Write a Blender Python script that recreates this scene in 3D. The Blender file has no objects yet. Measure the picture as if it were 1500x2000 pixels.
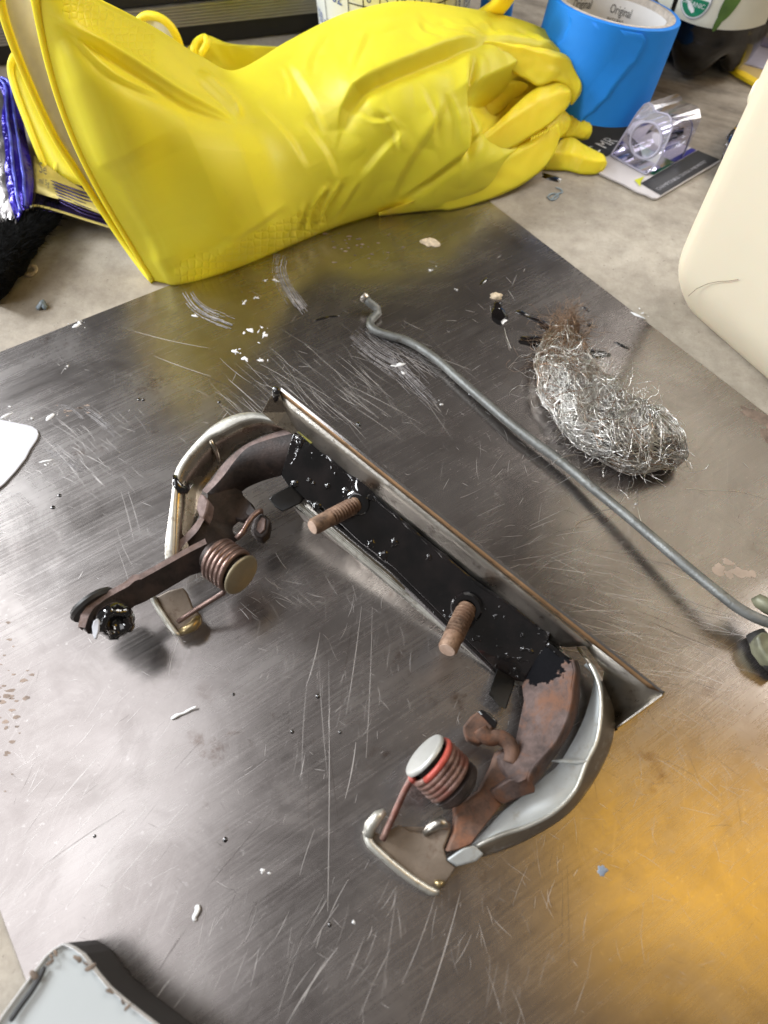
import bpy, bmesh, math, random
from mathutils import Vector, Matrix, noise

# ------------------------------------------------------------------ camera
S = bpy.context.scene
COL = S.collection
F, PITCH, H = 1387.0, math.radians(61.0), 0.30
FW = Vector((0, math.cos(PITCH), -math.sin(PITCH)))
UP = Vector((0, math.sin(PITCH), math.cos(PITCH)))
RT = Vector((1, 0, 0))
CAM = Vector((0, 0, H))
cd = bpy.data.cameras.new("camera")
cam = bpy.data.objects.new("camera", cd)
COL.objects.link(cam)
cam.location = CAM
cam.rotation_euler = (math.pi / 2 - PITCH, 0, 0)
cd.sensor_fit = 'VERTICAL'
cd.sensor_height = 36.0
cd.lens = 36.0 * F / 2000.0
cd.clip_start = 0.01
cd.clip_end = 50
cd.dof.use_dof = True
cd.dof.focus_distance = 0.335
cd.dof.aperture_fstop = 8.5
S.camera = cam

# ------------------------------------------------------------------ world, lamps, exposure
S.view_settings.view_transform = 'Standard'
S.view_settings.look = 'None'
S.view_settings.exposure = 0.50
S.view_settings.gamma = 1.0
W = bpy.data.worlds.new("World")
S.world = W
W.use_nodes = True
bg = W.node_tree.nodes["Background"]
bg.inputs[0].default_value = (1.0, 0.93, 0.88, 1)
bg.inputs[1].default_value = 0.095


def area(name, loc, target, size, size_y, power, col):
    l = bpy.data.lights.new(name, 'AREA')
    l.shape = 'RECTANGLE'
    l.size = size
    l.size_y = size_y
    l.energy = power
    l.color = col
    o = bpy.data.objects.new(name, l)
    COL.objects.link(o)
    o.location = loc
    d = Vector(target) - Vector(loc)
    o.rotation_euler = d.to_track_quat('-Z', 'Y').to_euler()
    return o


area("window_light", (-2.5, 1.35, 1.5), (0, 0.25, 0), 1.2, 1.2, 158, (0.94, 0.97, 1.0))
area("left_pale_panel", (-0.92, 0.10, 1.35), (-0.2, 0.12, 0), 1.05, 1.05, 6.2, (0.97, 0.97, 1.0))  # added panel standing in for a pale lit surface up on the left
area("right_fill_panel", (1.12, 1.02, 1.15), (0.15, 0.30, 0), 0.95, 0.80, 22.0, (1.0, 0.955, 0.90))  # added panel to brighten the right of the sheet, no doorway known
area("warm_lamp", (0.70, 0.06, 1.2), (0.12, 0.06, 0), 0.42, 0.62, 1.35, (1.0, 0.53, 0.006))
area("rear_window_light", (-1.86, -0.93, 1.17), (0, 0.2, 0), 0.4, 0.42, 12, (0.95, 0.97, 1.0))
S.cycles.max_bounces = 8
S.cycles.use_denoising = True

# ------------------------------------------------------------------ helpers


def ray(x, y):
    return FW + RT * ((x - 750.0) / F) + UP * ((1000.0 - y) / F)


def at(x, y, z=0.0):
    d = ray(x, y)
    return CAM + d * ((z - H) / d.z)


def onplane(x, y, p, n):
    d = ray(x, y)
    return CAM + d * ((p - CAM).dot(n) / d.dot(n))


def pxm(p):
    """metres covered by one photo pixel at world point p"""
    return (p - CAM).dot(FW) / F


def link(o, parent=None):
    COL.objects.link(o)
    if parent is not None:
        o.parent = parent
    return o


def mesh(name, verts, faces, mat, parent=None, smooth=False, mats=None, fm=None):
    off = parent_off(parent)
    me = bpy.data.meshes.new(name)
    me.from_pydata([tuple(Vector(v) - off) for v in verts], [], faces)
    if mats:
        for m in mats:
            me.materials.append(m)
        for p, i in zip(me.polygons, fm):
            p.material_index = i
    else:
        me.materials.append(mat)
    if smooth:
        for p in me.polygons:
            p.use_smooth = True
    me.update()
    o = bpy.data.objects.new(name, me)
    return link(o, parent)


def parent_off(parent):
    v = Vector((0, 0, 0))
    while parent is not None:
        v += parent.location
        parent = parent.parent
    return v


def thing(name, label, cat, loc=(0, 0, 0), group=None):
    o = bpy.data.objects.new(name, None)
    o.empty_display_size = 0.01
    o.location = loc
    link(o)
    o["label"] = label
    o["category"] = cat
    if group:
        o["group"] = group
    return o


def tag(o, label, cat, group=None):
    o["label"] = label
    o["category"] = cat
    if group:
        o["group"] = group
    return o


def fixnormals(o):
    bm = bmesh.new()
    bm.from_mesh(o.data)
    bmesh.ops.recalc_face_normals(bm, faces=bm.faces[:])
    bm.to_mesh(o.data)
    bm.free()
    return o


def bevel(o, w=0.0004, seg=2, ang=35):
    m = o.modifiers.new("bevel", 'BEVEL')
    m.width = w
    m.segments = seg
    m.limit_method = 'ANGLE'
    m.angle_limit = math.radians(ang)
    m.harden_normals = False
    return o


def solid(o, t, off=-1.0):
    m = o.modifiers.new("thickness", 'SOLIDIFY')
    m.thickness = t
    m.offset = off
    return o


def cr(p0, p1, p2, p3, t):
    return tuple(0.5 * ((2 * b) + (-a + c) * t + (2 * a - 5 * b + 4 * c - d) * t * t + (-a + 3 * b - 3 * c + d) * t ** 3)
                 for a, b, c, d in zip(p0, p1, p2, p3))


def spline(pts, n, linear=False):
    """resample a polyline of tuples to n points, evenly by index chord length"""
    pts = [tuple(map(float, p)) for p in pts]
    if len(pts) == 1:
        return pts * n
    L = [0.0]
    for a, b in zip(pts, pts[1:]):
        L.append(L[-1] + max(1e-6, math.dist(a[:2], b[:2])))
    out = []
    k = 0
    for i in range(n):
        s = L[-1] * i / (n - 1)
        while k < len(pts) - 2 and s > L[k + 1]:
            k += 1
        t = (s - L[k]) / (L[k + 1] - L[k])
        if linear:
            out.append(tuple(a + (b - a) * t for a, b in zip(pts[k], pts[k + 1])))
        else:
            p0 = pts[max(0, k - 1)]
            p3 = pts[min(len(pts) - 1, k + 2)]
            out.append(cr(p0, pts[k], pts[k + 1], p3, t))
    return out


def wpts(pts, n, linear=False):
    return [at(*p) for p in spline(pts, n, linear)]


def loft(name, rows, mat, parent=None, smooth=True, thick=None, close=False, off=-1.0):
    """rows: lists of world points, same length"""
    n = len(rows[0])
    v = [p for r in rows for p in r]
    f = []
    for i in range(len(rows) - 1):
        for j in range(n - 1 if not close else n):
            a, b = i * n + j, i * n + (j + 1) % n
            f.append((a, b, b + n, a + n))
    o = mesh(name, v, f, mat, parent, smooth)
    # face the camera
    bm = bmesh.new()
    bm.from_mesh(o.data)
    bmesh.ops.recalc_face_normals(bm, faces=bm.faces[:])
    bm.faces.ensure_lookup_table()
    o_off = parent_off(parent)
    s = sum(fc.normal.dot((CAM - o_off) - fc.calc_center_median()) * fc.calc_area() for fc in bm.faces)
    if s < 0:
        bmesh.ops.reverse_faces(bm, faces=bm.faces[:])
    bm.to_mesh(o.data)
    bm.free()
    if thick:
        solid(o, thick, off)
    return o


def slab(name, pts, thick, mat, parent=None, bev=0.0004, seg=2, smooth=False):
    """closed sheet: outline of world points pushed down by the vector `thick`"""
    off = parent_off(parent)
    bm = bmesh.new()
    tv = [bm.verts.new(p - off) for p in pts]
    bv = [bm.verts.new(p + thick - off) for p in pts]
    n = len(pts)
    bm.faces.new(tv)
    bm.faces.new(bv[::-1])
    for i in range(n):
        bm.faces.new((tv[i], bv[i], bv[(i + 1) % n], tv[(i + 1) % n]))
    bmesh.ops.triangulate(bm, faces=[f for f in bm.faces if len(f.verts) > 4])
    bmesh.ops.recalc_face_normals(bm, faces=bm.faces[:])
    me = bpy.data.meshes.new(name)
    bm.to_mesh(me)
    bm.free()
    me.materials.append(mat)
    o = link(bpy.data.objects.new(name, me), parent)
    for p in me.polygons:
        p.use_smooth = True
    me.set_sharp_from_angle(angle=math.radians(55))
    if bev:
        bevel(o, bev, seg, 50)
    return o


def tube_data(path, rad, sides=10, cap=True, flat=1.0, upv=Vector((0, 0, 1)), v0=0):
    n = len(path)
    V, Fc = [], []
    prev = None
    for i in range(n):
        t = (path[min(n - 1, i + 1)] - path[max(0, i - 1)]).normalized()
        if prev is None:
            a = upv - t * upv.dot(t)
            if a.length < 1e-4:
                a = Vector((1, 0, 0)) - t * t.x
        else:
            a = prev - t * prev.dot(t)
        a.normalize()
        prev = a
        b = t.cross(a)
        r = rad[i] if isinstance(rad, (list, tuple)) else rad
        for k in range(sides):
            th = 2 * math.pi * k / sides
            V.append(path[i] + a * (math.sin(th) * r * flat) + b * (math.cos(th) * r))
    for i in range(n - 1):
        for k in range(sides):
            a, b = i * sides + k, i * sides + (k + 1) % sides
            Fc.append((v0 + a, v0 + b, v0 + b + sides, v0 + a + sides))
    if cap:
        Fc.append(tuple(v0 + k for k in range(sides))[::-1])
        Fc.append(tuple(v0 + (n - 1) * sides + k for k in range(sides)))
    return V, Fc


def tube(name, path, rad, mat, parent=None, sides=12, flat=1.0, smooth=True):
    V, Fc = tube_data(path, rad, sides, True, flat)
    return fixnormals(mesh(name, V, Fc, mat, parent, smooth))


def lathe_axis(name, c, axis, prof, mat, parent=None, seg=48, smooth=True, ring=False):
    """prof: list of (radius, distance along axis)"""
    axis = axis.normalized()
    e1 = axis.cross(Vector((0, 1, 0.3))).normalized()
    e2 = axis.cross(e1)
    V, Fc = [], []
    for r, d in prof:
        for k in range(seg):
            th = 2 * math.pi * k / seg
            V.append(c + axis * d + (e1 * math.cos(th) + e2 * math.sin(th)) * r)
    for i in range(len(prof) - 1):
        for k in range(seg):
            a, b = i * seg + k, i * seg + (k + 1) % seg
            Fc.append((a, b, b + seg, a + seg))
    if ring:
        o = (len(prof) - 1) * seg
        for k in range(seg):
            Fc.append((o + k, o + (k + 1) % seg, (k + 1) % seg, k))
    if prof[0][0] > 1e-6 and not ring:
        Fc.append(tuple(range(seg))[::-1])
    if prof[-1][0] > 1e-6 and not ring:
        Fc.append(tuple(range((len(prof) - 1) * seg, len(prof) * seg)))
    o = fixnormals(mesh(name, V, Fc, mat, parent, smooth))
    if smooth:
        o.data.set_sharp_from_angle(angle=math.radians(40))
    return o


def disc(name, c, axis, r, t, mat, parent=None, bev=None):
    b = bev or min(r, t) * 0.3
    return lathe_axis(name, c, axis, [(r, 0), (r, t - b), (r - b * .4, t - b * .3), (r - b, t), (0.0, t)], mat, parent)


# ------------------------------------------------------------------ materials
class NT:
    def __init__(self, name):
        self.m = bpy.data.materials.new(name)
        self.m.use_nodes = True
        self.t = self.m.node_tree
        self.p = self.t.nodes["Principled BSDF"]
        self.tc = self.t.nodes.new("ShaderNodeTexCoord")

    def n(self, typ, **kw):
        nd = self.t.nodes.new("ShaderNode" + typ)
        for k, v in kw.items():
            if hasattr(nd, k):
                setattr(nd, k, v)
            else:
                nd.inputs[k].default_value = v
        return nd

    def l(self, a, b):
        self.t.links.new(a, b)

    def coord(self, scale=(1, 1, 1), rot=0.0):
        mp = self.n("Mapping")
        mp.inputs["Scale"].default_value = scale
        mp.inputs["Rotation"].default_value = (0, 0, rot)
        if rot:   # turn first, then stretch
            m0 = self.n("Mapping")
            m0.inputs["Rotation"].default_value = (0, 0, rot)
            self.l(self.tc.outputs["Object"], m0.inputs[0])
            mp.inputs["Rotation"].default_value = (0, 0, 0)
            self.l(m0.outputs[0], mp.inputs[0])
        else:
            self.l(self.tc.outputs["Object"], mp.inputs[0])
        return mp.outputs[0]

    def noise(self, scale, detail=4, rough=0.55, co=None, dist=0.0):
        nd = self.n("TexNoise")
        nd.inputs["Scale"].default_value = scale
        nd.inputs["Detail"].default_value = detail
        nd.inputs["Roughness"].default_value = rough
        nd.inputs["Distortion"].default_value = dist
        self.l(co if co is not None else self.tc.outputs["Object"], nd.inputs["Vector"])
        return nd.outputs["Fac"]

    def ramp(self, fac, stops):
        r = self.n("ValToRGB")
        e = r.color_ramp.elements
        while len(e) < len(stops):
            e.new(0.5)
        for i, (p, c) in enumerate(stops):
            e[i].position = p
            e[i].color = (*c[:3], 1) if hasattr(c, '__len__') else (c, c, c, 1)
        self.l(fac, r.inputs[0])
        return r.outputs[0]

    def mix(self, fac, a, b, mode='MIX'):
        m = self.n("Mix")
        m.data_type = 'RGBA'
        m.blend_type = mode
        for sock, v in ((m.inputs[0], fac), (m.inputs[6], a), (m.inputs[7], b)):
            if hasattr(v, 'is_linked'):
                self.l(v, sock)
            elif hasattr(v, '__len__'):
                sock.default_value = (*v, 1) if len(v) == 3 else v
            else:
                sock.default_value = v
        return m.outputs[2]

    def bump(self, h, strength=0.3, dist=0.001, prev=None):
        b = self.n("Bump")
        b.inputs["Strength"].default_value = strength
        b.inputs["Distance"].default_value = dist
        self.l(h, b.inputs["Height"])
        if prev is not None:
            self.l(prev, b.inputs["Normal"])
        self.l(b.outputs[0], self.p.inputs["Normal"])
        return b.outputs[0]

    def set(self, **kw):
        for k, v in kw.items():
            k = k.replace("_", " ")
            s = self.p.inputs[k]
            if hasattr(v, 'is_linked'):
                self.l(v, s)
            elif hasattr(v, '__len__') and len(s.default_value) == 4:
                s.default_value = (*v[:3], 1)
            else:
                s.default_value = v
        return self


def simple(name, c, rough=0.5, metal=0.0, var=0.12, scale=60, bump=0.1, bs=400, bd=0.0003, **kw):
    t = NT(name)
    c2 = tuple(max(0, x * (1 - var * 2)) for x in c)
    c3 = tuple(min(1, x * (1 + var)) for x in c)
    t.set(Base_Color=t.ramp(t.noise(scale), [(0.3, c2), (0.7, c3)]), Roughness=rough, Metallic=metal, **kw)
    if bump:
        t.bump(t.noise(bs, 5), bump, bd)
    return t.m


def mat_bench():
    t = NT("bench_top")
    a = t.noise(9, 8, 0.7)
    b = t.noise(60, 8, 0.75)
    base = t.ramp(a, [(0.25, (0.27, 0.235, 0.19)), (0.5, (0.42, 0.375, 0.31)), (0.75, (0.53, 0.485, 0.41))])
    base = t.mix(t.ramp(b, [(0.35, 0.5), (0.6, 0.0)]), base, (0.17, 0.14, 0.11))
    # grime getting heavier away towards the back right of the bench, smeared in streaks
    co = t.coord((14, 70, 20), math.radians(25))
    st = t.noise(1.6, 7, 0.72, co)
    sx = t.n("SeparateXYZ")
    t.l(t.tc.outputs["Object"], sx.inputs[0])
    ad = t.n("Math", operation='ADD')
    t.l(sx.outputs[0], ad.inputs[0])
    t.l(sx.outputs[1], ad.inputs[1])
    mr = t.n("MapRange")
    t.l(ad.outputs[0], mr.inputs[0])
    mr.inputs[1].default_value = 0.50
    mr.inputs[2].default_value = 0.74
    mr.inputs[3].default_value = 0.12
    mr.inputs[4].default_value = 1.0
    mm = t.n("Math", operation='MULTIPLY')
    t.l(t.ramp(st, [(0.44, 0.0), (0.66, 0.7)]), mm.inputs[0])
    t.l(mr.outputs[0], mm.inputs[1])
    base = t.mix(mm.outputs[0], base, (0.075, 0.06, 0.05))
    m2 = t.n("Math", operation='MULTIPLY')
    m2.inputs[1].default_value = 0.22
    t.l(mr.outputs[0], m2.inputs[0])
    base = t.mix(m2.outputs[0], base, (0.16, 0.135, 0.11))
    sp = t.ramp(t.noise(420, 3, 0.6), [(0.66, 0.0), (0.74, 0.8)])
    base = t.mix(sp, base, (0.045, 0.032, 0.024))
    t.set(Base_Color=base, Roughness=0.55, Specular_IOR_Level=0.35)
    t.bump(t.noise(500, 6, 0.7), 0.35, 0.0006)
    return t.m


def mat_plate():
    t = NT("scuffed_steel_sheet")
    big = t.noise(7, 6, 0.6, dist=0.8)
    brushed = t.noise(1.0, 6, 0.7, t.coord((16, 900, 10), math.radians(-33)))
    brushed2 = t.noise(1.0, 6, 0.7, t.coord((700, 22, 10), math.radians(14)))
    fine = t.noise(330, 6, 0.75)
    base = t.ramp(big, [(0.3, (0.27, 0.243, 0.232)), (0.5, (0.40, 0.37, 0.355)), (0.72, (0.53, 0.50, 0.485))])
    streak = t.noise(1.0, 5, 0.65, t.coord((6, 60, 10), math.radians(-24)))
    base = t.mix(t.ramp(streak, [(0.5, 0.0), (0.75, 0.30)]), base, (0.27, 0.24, 0.23))
    smudge = t.noise(22, 7, 0.7, dist=1.6)
    base = t.mix(t.ramp(smudge, [(0.52, 0.0), (0.66, 0.30)]), base, (0.20, 0.175, 0.165))
    base = t.mix(t.ramp(brushed, [(0.35, 0.22), (0.6, 0.0)]), base, (0.24, 0.215, 0.205))
    base = t.mix(t.ramp(brushed2, [(0.58, 0.0), (0.85, 0.35)]), base, (0.66, 0.63, 0.61))
    base = t.mix(t.ramp(fine, [(0.62, 0.0), (0.75, 0.5)]), base, (0.75, 0.73, 0.71))
    rust = t.noise(35, 7, 0.75)
    patch = t.noise(5, 2, 0.5)
    mr = t.n("Math", operation='MULTIPLY')
    t.l(t.ramp(rust, [(0.58, 0.0), (0.68, 0.7)]), mr.inputs[0])
    t.l(t.ramp(patch, [(0.52, 0.0), (0.62, 1.0)]), mr.inputs[1])
    base = t.mix(mr.outputs[0], base, (0.12, 0.065, 0.04))
    ro = t.ramp(t.noise(14, 6, 0.7, dist=1.0), [(0.3, 0.18), (0.7, 0.30)])
    ro = t.mix(t.ramp(brushed, [(0.4, 0.0), (0.75, 0.4)]), ro, (0.40, 0.40, 0.40))
    t.set(Base_Color=base, Metallic=0.97, Roughness=ro)
    nb = t.bump(brushed, 0.025, 0.0004)
    t.bump(t.noise(6, 2), 0.04, 0.01, nb)
    return t.m


def mat_rust(name, dark, light, blotch, rough=0.75, metal=0.1, amt=0.5):
    t = NT(name)
    a = t.noise(130, 8, 0.7)
    b = t.noise(75, 7, 0.7, dist=0.6)
    base = t.ramp(a, [(0.36, dark), (0.62, light)])
    base = t.mix(t.ramp(b, [(0.48, 0.0), (0.62, min(1, amt * 1.4))]), base, blotch)
    base = t.mix(t.ramp(t.noise(420, 4, 0.7), [(0.6, 0.0), (0.72, 0.5)]), base, tuple(x * .5 for x in dark))
    t.set(Base_Color=base, Roughness=rough, Metallic=metal)
    t.bump(t.noise(900, 6, 0.7), 0.5, 0.0004)
    return t.m


def mat_ear(center, reach):
    """rusty steel with a ragged overrun of black paint round one spot (object space)"""
    m = mat_rust("rusty_ear_with_paint", (0.048, 0.032, 0.028), (0.120, 0.082, 0.072), (0.150, 0.066, 0.034), 0.7, 0.15, 0.6)
    nt = m.node_tree
    p = nt.nodes["Principled BSDF"]
    src = [l.from_socket for l in nt.links if l.to_socket == p.inputs["Base Color"]][0]
    tc = nt.nodes.new("ShaderNodeTexCoord")
    vd = nt.nodes.new("ShaderNodeVectorMath")
    vd.operation = 'DISTANCE'
    vd.inputs[1].default_value = center
    nt.links.new(tc.outputs["Object"], vd.inputs[0])
    ns = nt.nodes.new("ShaderNodeTexNoise")
    ns.inputs["Scale"].default_value = 190
    ns.inputs["Detail"].default_value = 6
    ns.inputs["Roughness"].default_value = 0.65
    nt.links.new(tc.outputs["Object"], ns.inputs["Vector"])
    ma = nt.nodes.new("ShaderNodeMath")
    ma.operation = 'MULTIPLY_ADD'
    ma.inputs[1].default_value = reach * 1.3
    nt.links.new(ns.outputs["Fac"], ma.inputs[0])
    nt.links.new(vd.outputs["Value"], ma.inputs[2])
    mr = nt.nodes.new("ShaderNodeMapRange")
    mr.inputs[1].default_value = reach * 1.62
    mr.inputs[2].default_value = reach * 1.66
    mr.inputs[3].default_value = 1.0
    mr.inputs[4].default_value = 0.0
    nt.links.new(ma.outputs[0], mr.inputs[0])
    mx = nt.nodes.new("ShaderNodeMix")
    mx.data_type = 'RGBA'
    nt.links.new(mr.outputs[0], mx.inputs[0])
    nt.links.new(src, mx.inputs[6])
    mx.inputs[7].default_value = (0.005, 0.005, 0.006, 1)
    nt.links.new(mx.outputs[2], p.inputs["Base Color"])
    mro = nt.nodes.new("ShaderNodeMapRange")
    mro.inputs[3].default_value = 0.7
    mro.inputs[4].default_value = 0.65
    nt.links.new(mr.outputs[0], mro.inputs[0])
    nt.links.new(mro.outputs[0], p.inputs["Roughness"])
    for sock, lo, hi in (("Specular IOR Level", 0.4, 0.03), ("Metallic", 0.15, 0.0)):
        ms = nt.nodes.new("ShaderNodeMapRange")
        ms.inputs[3].default_value = lo
        ms.inputs[4].default_value = hi
        nt.links.new(mr.outputs[0], ms.inputs[0])
        nt.links.new(ms.outputs[0], p.inputs[sock])
    return m


def mat_black_paint():
    t = NT("wet_black_paint")
    t.set(Base_Color=t.ramp(t.noise(90, 4), [(0.4, (0.003, 0.003, 0.0035)), (0.75, (0.012, 0.009, 0.009))]), Roughness=0.07,
          Coat_Weight=1.0, Coat_Roughness=0.03, Specular_IOR_Level=0.6)
    mk = t.ramp(t.noise(26, 2, 0.5), [(0.57, 0.0), (0.66, 1.0)])
    bub = t.ramp(t.noise(330, 1, 0.3), [(0.60, 0.0), (0.72, 1.0)])
    hh = t.n("Math", operation='MULTIPLY')
    t.l(mk, hh.inputs[0])
    t.l(bub, hh.inputs[1])
    nb = t.bump(hh.outputs[0], 0.6, 0.0009)
    t.bump(t.noise(24, 2, 0.45), 0.75, 0.005, nb)
    return t.m


def mat_metal(name, c, rough, var=0.15, spots=None, bump=0.15, metal=1.0, scale=45):
    t = NT(name)
    base = t.ramp(t.noise(scale, 7, 0.65), [(0.3, tuple(x * (1 - var * 2) for x in c)), (0.7, c)])
    if spots:
        base = t.mix(t.ramp(t.noise(170, 6, 0.7), [(0.56, 0.0), (0.68, 0.75)]), base, spots)
    t.set(Base_Color=base, Metallic=metal, Roughness=t.ramp(t.noise(80, 5), [(0.3, rough * 0.75), (0.7, min(1, rough * 1.3))]))
    t.bump(t.noise(700, 5, 0.7), bump, 0.0004)
    return t.m


def mat_glove(name, c, hexa=False):
    t = NT(name)
    n1 = t.noise(14, 5, 0.6)
    base = t.ramp(n1, [(0.3, tuple(x * 0.93 for x in c)), (0.7, c)])
    base = t.mix(t.ramp(t.noise(50, 6, 0.7, dist=1.0), [(0.6, 0.0), (0.8, 0.22)]), base, (0.62, 0.42, 0.03))
    t.set(Base_Color=base, Roughness=0.5, Specular_IOR_Level=0.4, Subsurface_Weight=0.5, Subsurface_Scale=0.010,
          Subsurface_Radius=(1.0, 0.62, 0.06))
    nb = t.bump(t.noise(900, 4, 0.7), 0.12, 0.0004)
    if hexa:
        v = t.n("TexVoronoi", feature='DISTANCE_TO_EDGE')
        v.voronoi_dimensions = '2D'
        v.inputs["Scale"].default_value = 105
        v.inputs["Randomness"].default_value = 0.35
        t.l(t.tc.outputs["UV"], v.inputs["Vector"])
        t.bump(t.ramp(v.outputs["Distance"], [(0.0, 0.0), (0.22, 1.0)]), 0.45, 0.0006, nb)
    return t.m


M = {}
M['bench'] = mat_bench()
M['plate'] = mat_plate()
M['scratch'] = simple("bare_scratch", (0.82, 0.79, 0.77), 0.55, 0.75, 0.05, bump=0)
M['scratch'].node_tree.nodes["Principled BSDF"].inputs["Alpha"].default_value = 0.42
M['smear'] = simple("chalky_smear", (0.36, 0.35, 0.36), 0.85, 0.1, 0.25, 300, bump=0.3)
M['whitepaint'] = simple("white_paint_fleck", (0.78, 0.79, 0.80), 0.45, 0, 0.08, 300, 0.4)
M['cork'] = simple("pale_chip", (0.66, 0.55, 0.40), 0.85, 0, 0.25, 500, 0.8)
M['black'] = mat_black_paint()
M['blackdull'] = simple("dull_black_paint", (0.006, 0.006, 0.0065), 0.38, 0, 0.3, 120, 0.4, 200, 0.0005)
M['brown'] = mat_rust("bracket_shade_brown", (0.014, 0.010, 0.009), (0.036, 0.026, 0.023), (0.055, 0.036, 0.03), 0.5, 0.3)  # bracket faces, their shade put into a darker brown
M['brownlit'] = mat_rust("bracket_lit_edge", (0.11, 0.078, 0.07), (0.26, 0.19, 0.175), (0.15, 0.09, 0.065), 0.6, 0.25)  # same bracket, its lit edges put in as a paler brown
M['rusty'] = mat_rust("rusty_bracket", (0.048, 0.032, 0.028), (0.120, 0.082, 0.072), (0.150, 0.066, 0.034), 0.7, 0.15, 0.6)
M['orange'] = mat_rust("orange_rust", (0.055, 0.031, 0.022), (0.155, 0.086, 0.058), (0.19, 0.075, 0.034), 0.75, 0.1, 0.6)
M['stud'] = mat_rust("rusty_stud", (0.07, 0.042, 0.027), (0.33, 0.215, 0.145), (0.16, 0.085, 0.05), 0.6, 0.35)
M['studend'] = mat_rust("stud_end", (0.40, 0.28, 0.21), (0.56, 0.41, 0.32), (0.50, 0.33, 0.24), 0.7, 0.1)
M['zinc'] = mat_metal("pale_zinc", (0.58, 0.62, 0.63), 0.55, 0.10, (0.42, 0.42, 0.38), 0.25, 0.35)
M['zincworn'] = mat_metal("worn_zinc_rim", (0.64, 0.63, 0.57), 0.36, 0.15, (0.20, 0.16, 0.11), 0.35, 0.7)
M['foot'] = mat_metal('grimy_foot_plate', (0.235, 0.185, 0.14), 0.5, 0.2, (0.12, 0.08, 0.055), 0.4, 0.2)
M['rimtan'] = mat_metal('tarnished_tan_rim', (0.44, 0.38, 0.30), 0.38, 0.2, (0.60, 0.60, 0.57), 0.3, 0.75)
M['nickel'] = mat_metal("tarnished_nickel", (0.60, 0.54, 0.45), 0.26, 0.2, (0.22, 0.17, 0.11), 0.2)
M['wallmetal'] = mat_metal("pitted_channel_wall", (0.50, 0.47, 0.42), 0.34, 0.15, (0.12, 0.10, 0.085), 0.4)
M['chrome'] = mat_metal("chrome", (0.72, 0.70, 0.68), 0.12, 0.05, None, 0.05)
M['rimreflect'] = mat_metal("brown_reflection_line", (0.40, 0.24, 0.12), 0.4, 0.2, (0.05, 0.035, 0.025), 0.3, 0.6)  # reflection tone under the rim, painted as brown metal
M['rod'] = mat_metal("dull_grey_rod", (0.27, 0.28, 0.272), 0.5, 0.22, (0.10, 0.085, 0.07), 0.7, 0.75, 90)
M['springb'] = mat_metal("brown_spring_wire", (0.30, 0.20, 0.17), 0.34, 0.25, (0.09, 0.05, 0.04), 0.3, 0.7)
M['springr'] = mat_rust("red_spring_wire", (0.085, 0.042, 0.034), (0.27, 0.165, 0.135), (0.16, 0.052, 0.036), 0.42, 0.35, 0.6)
M['springred'] = mat_rust("bright_red_wire", (0.34, 0.045, 0.03), (0.48, 0.09, 0.065), (0.28, 0.06, 0.045), 0.45, 0.1, 0.5)
M['pinb'] = mat_metal("brass_toned_pin", (0.36, 0.31, 0.21), 0.5, 0.12, None, 0.3, 0.7)
M['pinw'] = mat_metal("white_zinc_pin", (0.50, 0.50, 0.47), 0.5, 0.08, (0.45, 0.45, 0.38), 0.3, 0.5)
M['rubber'] = simple("black_rubber_and_shadow", (0.018, 0.017, 0.016), 0.55, 0, 0.2, 80, 0.2)
M['gold'] = mat_metal("gold_toned_metal", (0.46, 0.36, 0.19), 0.36, 0.2, None, 0.15, 0.85)  # golden toe, and the painted highlight on the foot corner
M['glove'] = mat_glove("yellow_latex", (0.98, 0.755, 0.035))
M['glovehex'] = mat_glove("yellow_latex_textured", (0.96, 0.725, 0.03), True)
M['lining'] = simple("white_flock_lining", (0.90, 0.89, 0.84), 0.7, 0, 0.06, 60, 0.3, 300)
M['blue'] = simple("blue_crepe_tape", (0.002, 0.23, 0.82), 0.62, 0, 0.05, 25, 0.35, 260, 0.0004)
M['card'] = simple("grey_cardboard_core", (0.52, 0.47, 0.42), 0.85, 0, 0.12, 300, 0.4)
M['label'] = simple("white_label", (0.80, 0.80, 0.81), 0.5, 0, 0.03, 30, 0.05)
M['ink'] = simple("black_print", (0.03, 0.03, 0.035), 0.6, 0, 0.1, 60, 0)
M['blueink'] = simple("blue_print", (0.045, 0.095, 0.33), 0.6, 0, 0.1, 60, 0)
M['greyink'] = simple("grey_print", (0.36, 0.36, 0.40), 0.7, 0, 0.1, 60, 0)
M['cup'] = simple("milky_plastic", (0.74, 0.79, 0.82), 0.35, 0, 0.03, 20, 0.05)
M['dark'] = simple("black_plastic", (0.012, 0.011, 0.011), 0.4, 0, 0.2, 50, 0.15)
M['alu'] = mat_metal("ribbed_aluminium", (0.50, 0.48, 0.46), 0.42, 0.1, None, 0.2)
M['red'] = simple("red_plastic", (0.62, 0.05, 0.02), 0.4, 0, 0.05, 40, 0.05)
M['cream'] = simple("cream_plastic", (0.72, 0.65, 0.50), 0.42, 0, 0.025, 8, 0.15, 160, 0.0004, Subsurface_Weight=0.2, Subsurface_Scale=0.01)
M['fibre'] = mat_metal("steel_fibre", (0.88, 0.86, 0.82), 0.33, 0.15, None, 0)
M['fibrerust'] = mat_metal("rusting_fibre", (0.40, 0.27, 0.18), 0.40, 0.2, None, 0, 0.8)
M['core'] = simple("matted_fibre_core", (0.07, 0.065, 0.06), 0.75, 0.5, 0.4, 300, 0.9, 600, 0.001)
M['foilblue'] = simple("blue_foil", (0.035, 0.02, 0.42), 0.16, 0.4, 0.35, 40, 0.8, 70, 0.003)
M['foilsilver'] = simple("silver_foil", (0.36, 0.34, 0.34), 0.28, 0.9, 0.2, 50, 0.8, 90, 0.002)
M['foildark'] = simple("dark_violet_foil", (0.05, 0.035, 0.12), 0.22, 0.7, 0.5, 35, 0.5, 90, 0.002)
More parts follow.
